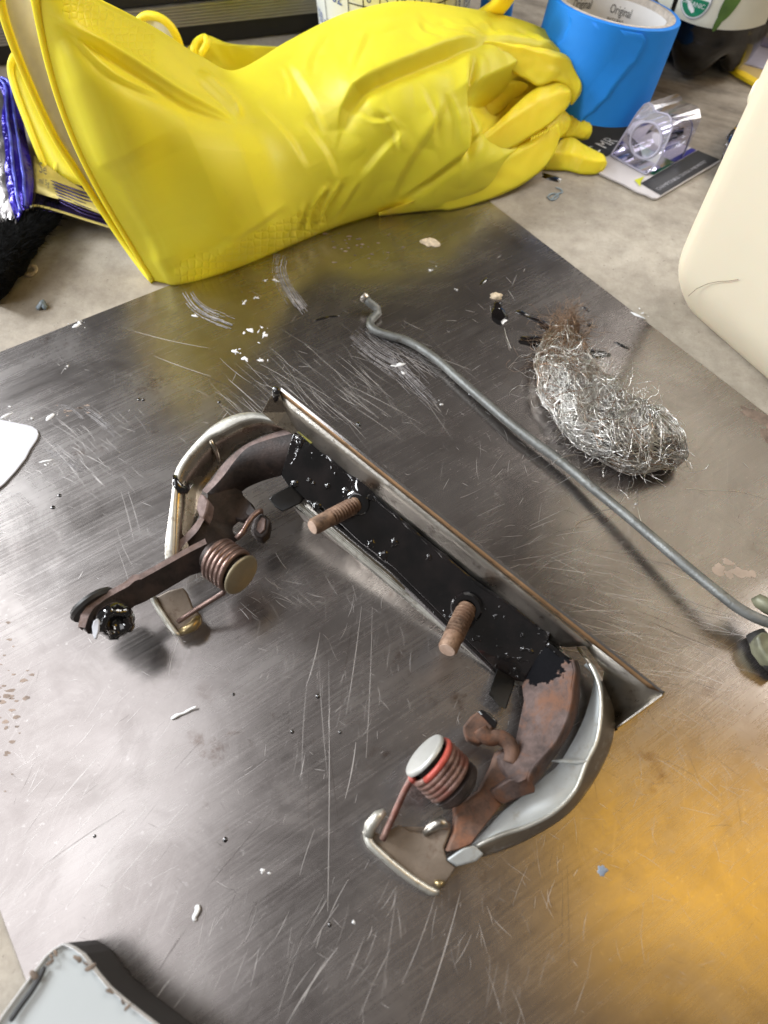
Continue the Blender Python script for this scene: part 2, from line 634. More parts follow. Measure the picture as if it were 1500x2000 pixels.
M['foilgold'] = simple("yellow_pouch_panel", (0.62, 0.52, 0.16), 0.35, 0.3, 0.15, 60, 0.3, 150, 0.001)
M['blackfuzz'] = simple("black_bristle", (0.005, 0.005, 0.005), 0.9, 0, 0.4, 200, 1.0, 350, 0.002, Specular_IOR_Level=0.1)
M['white'] = simple("white_card", (0.52, 0.53, 0.57), 0.55, 0, 0.02, 20, 0.05)
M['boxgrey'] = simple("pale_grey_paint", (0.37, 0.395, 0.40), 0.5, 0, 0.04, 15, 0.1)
M['boxshade'] = simple("box_side_shade", (0.014, 0.013, 0.013), 0.6, 0, 0.15, 30, 0.2)  # near-black colour paints the shade onto the box's side
M['chip'] = simple("chipped_brown_edge", (0.16, 0.12, 0.09), 0.8, 0, 0.3, 300, 0.5)
M['cardblack'] = simple("black_printed_card", (0.022, 0.023, 0.028), 0.4, 0, 0.2, 60, 0.05)
M['cardwhite'] = simple("grey_white_card", (0.60, 0.57, 0.58), 0.6, 0, 0.06, 40, 0.1)
M['lime'] = simple("lime_print", (0.58, 0.60, 0.03), 0.5, 0, 0.1, 60, 0)
M['greenink'] = simple("green_print", (0.01, 0.20, 0.10), 0.5, 0, 0.1, 60, 0)
M['lemon'] = simple("lemon_print", (0.72, 0.43, 0.03), 0.5, 0, 0.2, 60, 0)
M['leaf'] = simple("leaf_print", (0.10, 0.20, 0.035), 0.5, 0, 0.2, 60, 0)
M['bottle'] = simple("dark_bottle_plastic", (0.004, 0.0035, 0.003), 0.16, 0, 0.3, 30, 0.15, 60, 0.002, Coat_Weight=0.5)
M['botlabel'] = simple("off_white_label", (0.72, 0.71, 0.60), 0.5, 0, 0.04, 30, 0.05)
M['lavender'] = simple("lavender_clear_box", (0.40, 0.39, 0.50), 0.25, 0, 0.15, 30, 0.1)
M['navy'] = simple("navy_print", (0.02, 0.022, 0.27), 0.4, 0, 0.05, 30, 0)
M['tan'] = simple("tan_spatula", (0.56, 0.42, 0.16), 0.5, 0, 0.06, 30, 0.05)
M['yellow'] = simple("yellow_edge", (0.86, 0.62, 0.01), 0.45, 0, 0.05, 30, 0.05)
M['yellowgreen'] = simple("yellow_green_paint", (0.24, 0.22, 0.02), 0.5, 0, 0.3, 150, 0.2)
M['bluegrey'] = simple("blue_grey_skin", (0.24, 0.30, 0.34), 0.4, 0, 0.2, 200, 0.3)
M['clip'] = simple("pale_green_clip", (0.17, 0.17, 0.11), 0.5, 0.2, 0.25, 150, 0.4)


def mat_clear(name, tint, fac=0.75):
    t = NT(name)
    out = t.t.nodes["Material Output"]
    tr = t.n("BsdfTransparent")
    tr.inputs[0].default_value = (*tint, 1)
    gl = t.n("BsdfGlossy")
    gl.inputs[0].default_value = (0.95, 0.95, 1.0, 1)
    gl.inputs[1].default_value = 0.08
    fr = t.n("Fresnel")
    fr.inputs[0].default_value = 1.5
    mx = t.n("MixShader")
    ad = t.n("Math", operation='MULTIPLY_ADD')
    ad.inputs[1].default_value = 1.0
    ad.inputs[2].default_value = 1.0 - fac - 0.15
    t.l(fr.outputs[0], ad.inputs[0])
    t.l(ad.outputs[0], mx.inputs[0])
    t.l(tr.outputs[0], mx.inputs[1])
    t.l(gl.outputs[0], mx.inputs[2])
    t.l(mx.outputs[0], out.inputs[0])
    return t.m


M['blister'] = mat_clear("clear_blister", (0.84, 0.83, 0.93), 0.78)
M['blisterside'] = mat_clear("hazy_blister_side", (0.74, 0.73, 0.86), 0.88)
M['wrap'] = mat_clear("crinkled_clear_wrap", (0.72, 0.75, 0.77), 0.62)

RNG = random.Random(7)


def text_mesh(body, size):
    cu = bpy.data.curves.new("lettering", 'FONT')
    cu.body = body
    cu.size = size
    cu.resolution_u = 2
    o = bpy.data.objects.new("lettering", cu)
    COL.objects.link(o)
    bpy.context.view_layer.update()
    dg = bpy.context.evaluated_depsgraph_get()
    me = bpy.data.meshes.new_from_object(o.evaluated_get(dg))
    V = [v.co.copy() for v in me.vertices]
    Fc = [tuple(p.vertices) for p in me.polygons]
    bpy.data.objects.remove(o)
    bpy.data.curves.remove(cu)
    bpy.data.meshes.remove(me)
    return V, Fc


def lettering(items, mapf, mat, parent, name="lettering"):
    """items: (text, size, x, y, xscale); mapf turns flat x, y into a world point"""
    AV, AF = [], []
    for body, size, x, y, xs in items:
        V, Fc = text_mesh(body, size)
        k = len(AV)
        AV += [mapf(x + v.x * xs, y + v.y) for v in V]
        AF += [tuple(i + k for i in f) for f in Fc]
    return mesh(name, AV, AF, mat, parent)


# ------------------------------------------------------------------ bench and steel sheet
PT = 0.0010      # top of the steel sheet
b = mesh("workbench_top", [(-1.2, -0.9, 0), (1.2, -0.9, 0), (1.2, 0.95, 0), (-1.2, 0.95, 0),
                           (-1.2, -0.9, -0.04), (1.2, -0.9, -0.04), (1.2, 0.95, -0.04), (-1.2, 0.95, -0.04)],
         [(0, 1, 2, 3), (7, 6, 5, 4), (0, 4, 5, 1), (1, 5, 6, 2), (2, 6, 7, 3), (3, 7, 4, 0)], M['bench'])
b["kind"] = "structure"
wl = mesh("back_wall", [(-1.6, 0.96, -0.5), (1.6, 0.96, -0.5), (1.6, 0.96, 0.9), (-1.6, 0.96, 0.9),
                        (-1.6, 1.0, -0.5), (1.6, 1.0, -0.5), (1.6, 1.0, 0.9), (-1.6, 1.0, 0.9)],
          [(0, 1, 2, 3), (7, 6, 5, 4), (0, 4, 5, 1), (1, 5, 6, 2), (2, 6, 7, 3), (3, 7, 4, 0)],
          simple("dark_back_wall", (0.05, 0.045, 0.042), 0.8, 0, 0.2, 5, 0.1))
wl["kind"] = "structure"


def isect(a, b, c, d):
    r, s = b - a, d - c
    t = ((c.x - a.x) * s.y - (c.y - a.y) * s.x) / (r.x * s.y - r.y * s.x)
    return a + r * t


a0, a1 = at(0, 690), at(340, 556)
r0, r1 = at(955, 395), at(1456, 780)
l0, l1 = at(0, 1775), at(47, 1901)
cTL, cTR = isect(a0, a1, l0, l1), isect(a0, a1, r0, r1)
cBL, cBR = l0 + (l1 - l0) * 4, r0 + (r1 - r0) * 2.6
plate = thing("steel_sheet", "large bare scratched steel sheet lying flat on the bench under the door handle", "metal sheet", (0, 0.15, 0))
zt = Vector((0, 0, PT))
slab("sheet", [cTL + zt, cTR + zt, cBR + zt, cBL + zt], Vector((0, 0, -PT + 0.00005)), M['plate'], plate, 0.0002, 1)

SV, SF, SM = [], [], []


def scratch(p, q, w, mi=None, bend=0.0, z=PT + 0.00012, seg=5):
    """thin mark on the sheet from pixel p to pixel q"""
    if mi is None or mi == 0:
        mi = RNG.choice((0, 0, 1, 1, 2))
    n = Vector((q[0] - p[0], q[1] - p[1]))
    nn = Vector((-n.y, n.x)).normalized() if n.length > 0 else Vector((1, 0))
    k = len(SV)
    for i in range(seg + 1):
        t = i / seg
        c = Vector(p) + n * t + nn * (bend * 4 * t * (1 - t))
        hw = w * (0.15 + 0.85 * math.sin(math.pi * min(1, max(0, 0.06 + 0.88 * t)))) * RNG.uniform(0.7, 1.2) / 2
        SV.append(at(c.x - nn.x * hw, c.y - nn.y * hw, z))
        SV.append(at(c.x + nn.x * hw, c.y + nn.y * hw, z))
    for i in range(seg):
        a = k + 2 * i
        SF.append((a, a + 1, a + 3, a + 2))
        SM.append(mi)


def cluster(n, c, spread, ang, angv, ln, w, mi=0):
    for _ in range(n):
        x = RNG.gauss(c[0], spread[0])
        y = RNG.gauss(c[1], spread[1])
        a = math.radians(RNG.gauss(ang, angv))
        L = ln * RNG.uniform(0.3, 1.1)
        scratch((x - math.cos(a) * L / 2, y - math.sin(a) * L / 2), (x + math.cos(a) * L / 2, y + math.sin(a) * L / 2),
                w * RNG.uniform(0.5, 1.2), mi, RNG.uniform(-3, 3))


# long scratches copied from the photo one by one
for p, q, w in [((100, 1586), (190, 1480), 2), ((85, 1690), (245, 1582), 2), ((130, 1770), (288, 1577), 2.6), ((95, 1690), (246, 1577), 1.6),
                ((185, 1775), (365, 1570), 1.6), ((0, 1640), (200, 1525), 1.4), ((40, 1740), (222, 1545), 1.5), ((270, 1780), (333, 1705), 1.8),
                ((200, 1485), (262, 1415), 1.8), ((140, 1465), (185, 1413), 1.4), ((395, 1745), (538, 1575), 1.4), ((230, 1410), (252, 1395), 1.4),
                ((330, 1320), (350, 1245), 2.0), ((325, 1310), (341, 1250), 1.4), ((598, 1340), (625, 1235), 2.2), ((590, 1530), (600, 1330), 2.0),
                ((640, 1780), (642, 1290), 1.7), ((660, 1595), (643, 1430), 2.2), ((663, 1393), (695, 1185), 2.4), ((676, 1396), (706, 1185), 1.8),
                ((715, 1480), (727, 1185), 1.4), ((605, 1635), (604, 1500), 1.6), ((640, 1520), (622, 1270), 2.0), ((650, 1360), (630, 1250), 1.6),
                ((674, 1560), (695, 1450), 2.4), ((300, 1960), (342, 1905), 2.4), ((335, 1975), (372, 1925), 2.6), ((355, 1930), (420, 1835), 1.6),
                ((435, 1900), (520, 1780), 1.6), ((380, 1870), (450, 1770), 1.8), ((310, 1895), (365, 1812), 2.8), ((455, 1935), (560, 1800), 1.5),
                ((540, 1990), (580, 1865), 2.0), ((560, 2000), (660, 1850), 3.2), ((590, 1960), (640, 1870), 1.8), ((820, 2000), (900, 1740), 2.6),
                ((745, 1950), (775, 1740), 1.6), ((785, 1920), (850, 1750), 1.5), ((700, 1990), (728, 1920), 2.2), ((762, 1780), (772, 1740), 2.0),
                ((1140, 1840), (1148, 1780), 2.2), ((1095, 1870), (1098, 1700), 1.3), ((1112, 1930), (1108, 1690), 1.3), ((960, 1790), (1000, 1830), 1.2),
                ((110, 816), (160, 862), 2.6), ((98, 826), (188, 888), 1.7), ((80, 850), (170, 955), 1.4), ((300, 695), (412, 735), 1.5),
                ((240, 640), (410, 680), 1.2), ((350, 715), (520, 790), 1.5), ((445, 740), (512, 800), 2.0), ((440, 770), (500, 830), 1.5),
                ((250, 960), (275, 1045), 2.0), ((236, 960), (262, 1060), 2.0), ((228, 1030), (262, 1110), 1.4), ((225, 1060), (260, 1165), 1.2),
                ((830, 780), (885, 860), 2.0), ((850, 780), (930, 880), 1.4), ((845, 782), (862, 805), 3.5), ((1050, 965), (1160, 900), 1.0),
                ((900, 960), (1100, 870), 1.2), ((1030, 975), (1120, 960), 1.3), ((980, 1105), (1070, 1100), 1.2), ((1090, 1130), (1200, 1150), 1.4)]:
    scratch(p, q, w, 0, RNG.uniform(-4, 4), seg=8)
cluster(90, (600, 770), (70, 45), 40, 9, 130, 1.2)
cluster(40, (520, 790), (50, 30), 38, 6, 90, 1.0)
cluster(60, (760, 730), (60, 45), 36, 10, 110, 1.1)
cluster(34, (650, 1330), (70, 90), 98, 10, 55, 1.1)
cluster(40, (700, 1250), (80, 60), 80, 18, 40, 0.9)
cluster(45, (540, 1160), (45, 30), 38, 14, 50, 1.6)
cluster(60, (180, 880), (55, 40), 42, 10, 45, 1.3)
cluster(70, (160, 1600), (140, 130), -48, 8, 80, 1.0)
cluster(60, (600, 1850), (160, 90), -62, 9, 90, 1.2)
cluster(60, (950, 1850), (140, 90), 88, 16, 80, 1.0)
cluster(70, (1180, 1180), (130, 70), 14, 10, 130, 1.3)
cluster(110, (1270, 1250), (120, 60), 17, 7, 120, 1.7)
cluster(90, (1330, 1420), (90, 100), 40, 25, 90, 1.0)
cluster(70, (1200, 1600), (160, 130), 60, 40, 60, 0.8)
cluster(60, (1040, 1060), (110, 50), -18, 14, 80, 0.9)
cluster(90, (950, 880), (160, 120), 45, 40, 40, 0.8)
for _ in range(900):     # fine scuffs everywhere
    x, y = RNG.uniform(-60, 1560), RNG.uniform(450, 2040)
    a = RNG.choice((35, 40, 100, -50, 15)) + RNG.gauss(0, 12)
    a = math.radians(a)
    L = RNG.uniform(4, 26)
    w = at(x, y)
    if (w - cTL).dot(Vector(((cTR - cTL).y, -(cTR - cTL).x, 0))) < 0.002 or (w - cTR).dot(Vector(((cBR - cTR).y, -(cBR - cTR).x, 0))) < 0.01:
        continue
    if (w - cBL).dot(Vector(((cTL - cBL).y, -(cTL - cBL).x, 0))) < 0.005:
        continue
    scratch((x, y), (x + L * math.cos(a), y + L * math.sin(a)), RNG.uniform(0.6, 1.3), 0, 0, seg=2)
M['scratchfaint'], M['scratchdark'] = M['scratch'].copy(), M['scratch'].copy()
M['scratchfaint'].name, M['scratchdark'].name = "faint_scratch", "deep_scratch"
M['scratchfaint'].node_tree.nodes["Principled BSDF"].inputs["Alpha"].default_value = 0.2
M['scratch'].node_tree.nodes["Principled BSDF"].inputs["Alpha"].default_value = 0.40
pd_ = M['scratchdark'].node_tree.nodes["Principled BSDF"]
for lk in list(M['scratchdark'].node_tree.links):
    if lk.to_socket == pd_.inputs["Base Color"]:
        M['scratchdark'].node_tree.links.remove(lk)
pd_.inputs["Base Color"].default_value = (0.12, 0.10, 0.09, 1)
pd_.inputs["Alpha"].default_value = 0.30
sc = mesh("scratch_mark", SV, SF, None, plate, mats=[M['scratch'], M['scratchfaint'], M['scratchdark']], fm=SM)
sc["kind"] = "stuff"


def smear(path, width, n, w, mi=0):
    """a dense brush of fine lines following a curved pixel path"""
    global SV, SF, SM
    pts = spline(path, 12)
    for _ in range(n):
        o = RNG.gauss(0, width / 2.4)
        s, e = sorted((RNG.randrange(0, 11), RNG.randrange(1, 12)))
        if e - s < 2:
            e = min(11, s + 3)
        for i in range(s, e):
            d = Vector((pts[i + 1][0] - pts[i][0], pts[i + 1][1] - pts[i][1]))
            nn = Vector((-d.y, d.x)).normalized() * o
            scratch((pts[i][0] + nn.x, pts[i][1] + nn.y), (pts[i + 1][0] + nn.x, pts[i + 1][1] + nn.y), w, mi, 0, PT + 0.0002, 1)


SV, SF, SM = [], [], []
smear([(362, 568), (380, 595), (410, 615), (455, 632)], 16, 40, 2.2)
smear([(552, 498), (548, 530), (565, 570), (595, 612)], 15, 45, 2.4)
smear([(690, 650), (740, 690), (790, 720), (830, 760)], 34, 60, 1.6)
smear([(760, 690), (800, 740), (850, 790)], 24, 30, 1.4)
smear([(165, 800), (200, 825), (225, 850)], 12, 26, 1.6)
smear([(110, 795), (140, 800), (160, 820)], 9, 12, 1.4)
smear([(85, 870), (120, 890), (165, 920)], 16, 24, 1.4)
sm = mesh("chalk_smear", SV, SF, None, plate, mats=[M['smear']], fm=[0] * len(SF))
sm["kind"] = "stuff"


def blob(name, px, r, mat, parent=None, h=0.0006, z=PT, seed=0, n=18, el=(1, 1), ang=0.0, lift=0.00002, var=(0.55, 1.35)):
    """a small irregular domed patch lying at pixel px"""
    c = at(px[0], px[1], z + lift)
    R = r * pxm(c)
    V, Fc = [c + Vector((0, 0, h))], []
    rg = random.Random(seed * 31 + int(px[0]))
    ph = [rg.uniform(*var) for _ in range(n)]
    rings = ((0.55, 0.85), (0.88, 0.45), (1.0, 0.0))
    for fr, fh in rings:
        for k in range(n):
            th = 2 * math.pi * k / n
            rr = R * fr * (0.7 * ph[k] + .3 * ph[(k + 1) % n])
            x, y = math.cos(th) * rr * el[0], math.sin(th) * rr * el[1]
            V.append(c + Vector((x * math.cos(ang) - y * math.sin(ang), x * math.sin(ang) + y * math.cos(ang), h * fh)))
    for k in range(n):
        Fc.append((0, 1 + k, 1 + (k + 1) % n))
        for q in range(2):
            a, b2 = 1 + q * n + k, 1 + q * n + (k + 1) % n
            Fc.append((a, a + n, b2 + n, b2))
    return mesh(name, V, Fc, mat, parent, True)


for i, (x, y, r, e, a) in enumerate([(974, 616, 17, (0.8, 1.25), 0.1), (972, 598, 9, (0.8, 1.5), 0), (1020, 612, 7, (1.8, .7), -0.5), (1050, 626, 9, (2.4, .6), -0.45),
                                     (1075, 645, 10, (2.0, .7), -0.5), (1040, 668, 15, (1.6, .75), -0.12), (1090, 668, 12, (2.2, .6), -0.2), (1130, 655, 9, (2.3, .5), -0.5), (1058, 632, 8, (3.2, .45), -.5), (1048, 664, 12, (2.4, .8), -.1), (1165, 690, 11, (2.4, .7), -.15),
                                     (1150, 690, 13, (2.2, .6), -0.3), (1180, 695, 6, (2.0, .6), 0.2), (1145, 604, 5, (1.6, .6), -0.7), (1152, 635, 5, (1.2, .9), 0),
                                     (945, 550, 6, (2.0, .6), 0.9), (924, 768, 8, (1, .9), 0), (992, 825, 7, (1, .9), 0), (1215, 675, 6, (2.4, .5), -0.6),
                                     (630, 622, 6, (2.6, .4), 0.3), (650, 618, 4, (3, .5), 0.1), (103, 991, 4, (1, 1), 0), (116, 968, 3.5, (1, 1), 0), (621, 1360, 4, (1, 1), 0),
                                     (440, 1640, 4.5, (1, 1), 0), (456, 1356, 3, (1, 1), 0), (571, 1429, 3.5, (1, 1), 0), (664, 1430, 3, (1, 1), 0), (644, 1806, 4, (.8, 1), 0),
                                     (700, 828, 4, (1, 1), 0), (702, 830, 3, (1, 1), 0), (272, 780, 3, (1, 1), 0), (280, 781, 3, (1, 1), 0), (428, 785, 3, (1, 1), 0),
                                     (185, 1633, 3, (1, 1), 0)]):
    blob("black_paint_drop", (x, y), r * 1.15, M['black'], plate, 0.0006, seed=i, el=e, ang=a, var=(.85, 1.12), n=20)
for i, (x, y, r, e, a) in enumerate([(488, 645, 11, (1.4, .7), -0.4), (517, 655, 8, (1.3, .8), 0.1), (512, 640, 4, (1, 1), 0), (460, 687, 7, (1.7, .7), -0.4), (478, 700, 8, (1, .9), 0),
                                     (512, 704, 8, (1.1, .8), 0.2), (538, 548, 6, (1.9, .6), -0.4), (518, 548, 4, (1, 1), 0), (478, 590, 5, (.6, 2.0), -0.5), (502, 582, 4, (2, .6), -0.2),
                                     (781, 713, 12, (1.2, .7), 0.3), (862, 790, 5, (1.6, .7), 0), (132, 715, 4, (1, 1), 0), (97, 815, 8, (.8, 1.7), -0.6), (63, 818, 4, (1.2, 1), 0),
                                     (90, 901, 8, (2.4, .5), 0.15), (12, 812, 9, (2.4, .6), 0.5), (155, 630, 5, (1, 1), 0), (150, 636, 9, (1.5, .7), 0.4), (840, 528, 4, (1, 1), 0), (892, 566, 3, (1, 1), 0),
                                     (690, 1800, 4, (1, 1.4), 0), (512, 1700, 7, (1, .9), 0), (1245, 616, 9, (2.2, .5), -0.6), (380, 617, 5, (2, .5), -0.3), (1242, 985, 4, (1, .7), 0)]):
    blob("white_paint_fleck", (x, y), r * .68, M['whitepaint'], plate, 0.0005, seed=i + 50, el=e, ang=a, n=14, var=(.45, 1.4))
    for k in range(3):
        fx, fy = x + RNG.gauss(0, r * 1.0), y + RNG.gauss(0, r * .8)
        blob("white_paint_fleck", (fx, fy), r * RNG.uniform(.12, .34), M['whitepaint'], plate, 0.0003, seed=i * 4 + k + 900, el=(RNG.uniform(.7, 1.8), RNG.uniform(.5, 1)), ang=RNG.uniform(0, 3), n=9, var=(.5, 1.4))
for i, (x, y, r, e, a) in enumerate([(1404, 1112, 13, (1, 1), 0), (1422, 1098, 10, (1.3, .7), -0.4), (1446, 1118, 14, (1.4, .7), -0.4), (1470, 1120, 8, (1, 1), 0), (1424, 1122, 9, (1, 1), 0)]):
    blob("dried_spot", (x, y), r, simple("dried_brown_spot", (0.47, 0.385, 0.325), 0.5, 0.3, 0.1, 100, 0), plate, 0.00005, seed=i + 90, el=e, ang=a)
M['stain'] = simple("brown_stain", (0.27, 0.205, 0.165), 0.6, 0.4, 0.25, 200, 0.1)
rs = random.Random(8)
for k, (cx, cy, sx, sy, cnt) in enumerate([(14, 1360, 26, 60, 46), (705, 487, 38, 16, 26), (150, 800, 20, 10, 10)]):
    VV, FF_ = [], []
    for i in range(cnt):
        c = at(rs.gauss(cx, sx), rs.gauss(cy, sy), PT + .00006)
        R = rs.uniform(.0003, .0011)
        o = len(VV)
        m = 8
        for q in range(m):
            r = R * rs.uniform(.5, 1.3)
            VV.append(c + Vector((math.cos(6.283 * q / m) * r * 1.7, math.sin(6.283 * q / m) * r * .8, 0)))
        FF_.append(tuple(range(o, o + m)))
    st_ = mesh("rust_speck", VV, FF_, M['stain'], plate)
    st_["kind"] = "stuff"
for i, (x, y, r, e, a) in enumerate([(1482, 815, 17, (2.2, .8), -0.7), (1500, 850, 14, (1, 1.6), 0.2)]):
    blob("rust_stain", (x, y), r, M['stain'], plate, 0.00004, seed=i + 130, el=e, ang=a)
blob("blue_paint_fleck", (1176, 1701), 11, simple("grey_blue_fleck", (0.20, 0.24, 0.30), 0.5, 0, 0.1, 100, 0), plate, 0.0003, seed=3)

# ------------------------------------------------------------------ the door handle lying face down
hn = Vector((-0.2694, -0.5823, 0.767)).normalized()
hp = CAM + ray(900, 1060) * 0.296


def B(x, y, h=0.0):
    return onplane(x, y, hp + hn * h, hn)


def Bs(pts, n, linear=True):
    return [B(*p) for p in spline(pts, n, linear)]


hd = thing("door_handle", "silver car door handle lying face down with wet black paint, two studs and rusty springs", "door handle", at(800, 1150, PT))
N = 40
rimA, rimB = (541, 755), (1297, 1350)
# channel wall along the upper right side, a ribbon of real cross-section
rows = [Bs([(552, 752, -0.004), (1299, 1353, -0.004)], N), Bs([(549, 757, 0.0115), (1296, 1350, 0.0115)], N),
        Bs([(546, 761, 0.0118), (1291, 1352, 0.0118)], N)]
loft("outer_rim", rows, M['chrome'], hd, False, 0.0006)
rows = [Bs([(546, 761, 0.0115), (1288, 1351, 0.0115)], N), Bs([(548, 771, 0.0103), (1268, 1345, 0.0103)], N)]
loft("rim_reflection", rows, M['rimreflect'], hd, True, 0.0005)  # orange-brown strip puts the reflection under the rim into colour
rows = [Bs([(548, 772, 0.0103), (1155, 1262, 0.0103)], N), Bs([(556, 800, 0.0062), (1138, 1262, 0.0062)], N), Bs([(575, 835, 0.002), (1110, 1264, 0.002)], N),
        Bs([(600, 868, -0.0025), (1085, 1262, -0.0025)], N)]
loft("channel_wall", rows, M['wallmetal'], hd, True, 0.0006)
# end walls of the trough
rows = [[B(512, 806, 0.008), B(527, 778, 0.011), B(541, 756, 0.0118)], [B(540, 830, 0.003), B(560, 805, 0.004), B(560, 785, 0.0075)],
        [B(575, 850, -0.001), B(585, 838, -0.0005), B(590, 822, 0.003)]]
loft("end_wall", rows, M['nickel'], hd, False, 0.0007)
blob_c = B(540, 768, 0.012)
tube("paint_drip", [B(540, 756, 0.0125), B(539, 768, 0.0118), B(538, 780, 0.0102), B(537, 786, 0.009)], [0.0017, 0.0019, 0.0013, 0.0004], M['black'], hd, 10, 0.5)
rows = [[B(1268, 1344, 0.010), B(1293, 1354, 0.0095), B(1206, 1421, 0.004)], [B(1160, 1262, 0.0085), B(1225, 1335, 0.001), B(1196, 1400, -0.001)],
        [B(1132, 1246, 0.003), B(1180, 1312, -0.004), B(1170, 1370, -0.004)]]
loft("trough_end", rows, M['wallmetal'], hd, True, 0.0007)
rows = [[B(1299, 1352, 0.0112), B(1294, 1358, 0.0098), B(1206, 1422, 0.0042)], [at(1296, 1362, PT + .001), at(1290, 1366, PT + 0.0004), at(1206, 1426, PT + 0.0004)]]
loft("end_skirt", rows, M['wallmetal'], hd, False, 0.0006)
# lower left lip
rows = [Bs([(566, 968, -0.0032), (1020, 1345, -0.0032)], N), Bs([(578, 975, -0.0030), (1030, 1354, -0.0030)], N), Bs([(575, 982, -0.0036), (1026, 1362, -0.0036)], N),
        Bs([(572, 984, -0.0060), (1023, 1364, -0.0060)], N)]
lip = loft("lower_lip", rows, M['zincworn'], hd, False, 0.0005)
rows = [Bs([(572, 984, -0.0058), (1023, 1364, -0.0058)], N), [Vector((p.x + .003, p.y + .003, PT + .0003)) for p in Bs([(572, 984, -0.0062), (1023, 1364, -0.0062)], N)]]
loft("housing_shell", rows, M['wallmetal'], hd, False, 0.0006)
# floor of the channel under the black strip
rows = [Bs([(590, 860, -0.0034), (1100, 1270, -0.0034)], N), Bs([(560, 960, -0.0034), (1020, 1345, -0.0034)], N)]
loft("channel_floor", rows, M['wallmetal'], hd, False, 0.0006)
# black painted bracket strip
strip = [(572, 846, 0), (628, 868, 0), (652, 898, 0), (690, 930, 0), (728, 962, 0), (823, 1045, 0), (880, 1092, 0), (935, 1137, 0), (1000, 1180, 0), (1050, 1220, 0), (1066, 1226, .0012), (1077, 1220, .0028),
         (1074, 1240, .002), (1068, 1262, 0), (1050, 1300, 0), (1036, 1334, 0), (1005, 1330, 0), (972, 1312, 0), (940, 1280, 0), (864, 1204, 0), (769, 1110, 0), (700, 1058, 0), (658, 1018, 0), (622, 985, 0),
         (592, 974, 0), (563, 950, 0), (548, 928, 0), (556, 900, 0)]
slab("bracket_strip", [B(*p) for p in strip], hn * -0.0012, M['black'], hd, 0.0005, 2)
rows = [Bs([(600, 976, -0.0006), (655, 1020, -0.0006), (770, 1112, -0.0006), (972, 1314, -0.0006)], N), Bs([(598, 982, -0.0024), (648, 1030, -0.0024), (760, 1124, -0.0024), (966, 1318, -0.0024)], N)]
loft("strip_flange", rows, M['black'], hd, True, 0.0008)
slab("bracket_tab", [B(566, 948, .001), B(592, 975, .001), B(585, 984, .003), B(551, 1000, .006), B(538, 992, .0062), B(524, 975, .006), B(532, 967, .0045)], hn * -0.0022, M['blackdull'], hd, 0.0005)
slab("bracket_tab", [B(970, 1308, .001), B(1006, 1330, .001), B(1003, 1342, .003), B(988, 1387, .0115), B(975, 1380, .0118), B(953, 1357, .0112), B(957, 1345, .008)], hn * -0.0022, M['blackdull'], hd, 0.0005)
slab("edge_notch", [B(1066, 1262, .0035), B(1072, 1256, .0035), B(1120, 1290, .0035), B(1117, 1299, .0035), B(1108, 1298, .0035)], hn * -0.002, M['black'], hd, 0.0004)
slab("paint_scrap", [B(580, 843, .0016), B(600, 838, .0016), B(622, 850, .0016), B(633, 860, .0014), B(606, 867, .0014)], hn * -0.001, M['yellowgreen'], hd, 0.0003)


# thick bead of wet paint along the upper edge, and a pool round the left stud
rg0 = random.Random(21)
bd = spline([(628, 868), (652, 899), (690, 931), (728, 963), (823, 1046), (880, 1093), (935, 1138), (1000, 1181), (1050, 1221)], 70)
tube("paint_bead", [B(x - 2, y + 1, .0001 + .0002 * rg0.random()) for x, y in bd], [.0007 + .0006 * rg0.random() * (1 if i < 45 else .3) for i in range(70)], M['black'], hd, 10, .6)
for x, y, r, h in ((708, 950, 30, .0021), (694, 936, 12, .0012), (724, 966, 13, .0012), (770, 1060, 9, .0010), (748, 1085, 10, .0008), (676, 962, 10, .0008), (640, 950, 6, .0008), (604, 938, 5, .0008), (612, 944, 4, .0007), (618, 988, 9, .0009), (585, 862, 12, .0013), (838, 1088, 6, .0006), (724, 1062, 8, .0006), (575, 945, 8, .0009), (660, 905, 6, .0007), (640, 895, 4, .0006), (648, 914, 3, .0006), (655, 925, 3, .0006)):
    c = B(x, y, 0)
    R = r * pxm(c)
    VV, FF_ = [], []
    m = 18
    e1_ = hn.cross(Vector((1, 0, 0))).normalized()
    e2_ = hn.cross(e1_)
    ph = [rg0.uniform(.75, 1.25) for _ in range(m)]
    for fr, fh in ((1.0, 0.0), (.85, .45), (.55, .85), (.25, .8)):
        for k in range(m):
            rr2 = R * fr * (ph[k] * fr + (1 - fr))
            VV.append(c + (e1_ * math.cos(6.283 * k / m) + e2_ * math.sin(6.283 * k / m)) * rr2 + hn * (h * fh))
    for q in range(3):
        for k in range(m):
            FF_.append((q * m + k, q * m + (k + 1) % m, (q + 1) * m + (k + 1) % m, (q + 1) * m + k))
    FF_.append(tuple(range(3 * m, 4 * m)))
    mesh("paint_pool", VV, FF_, M['black'], hd, True)


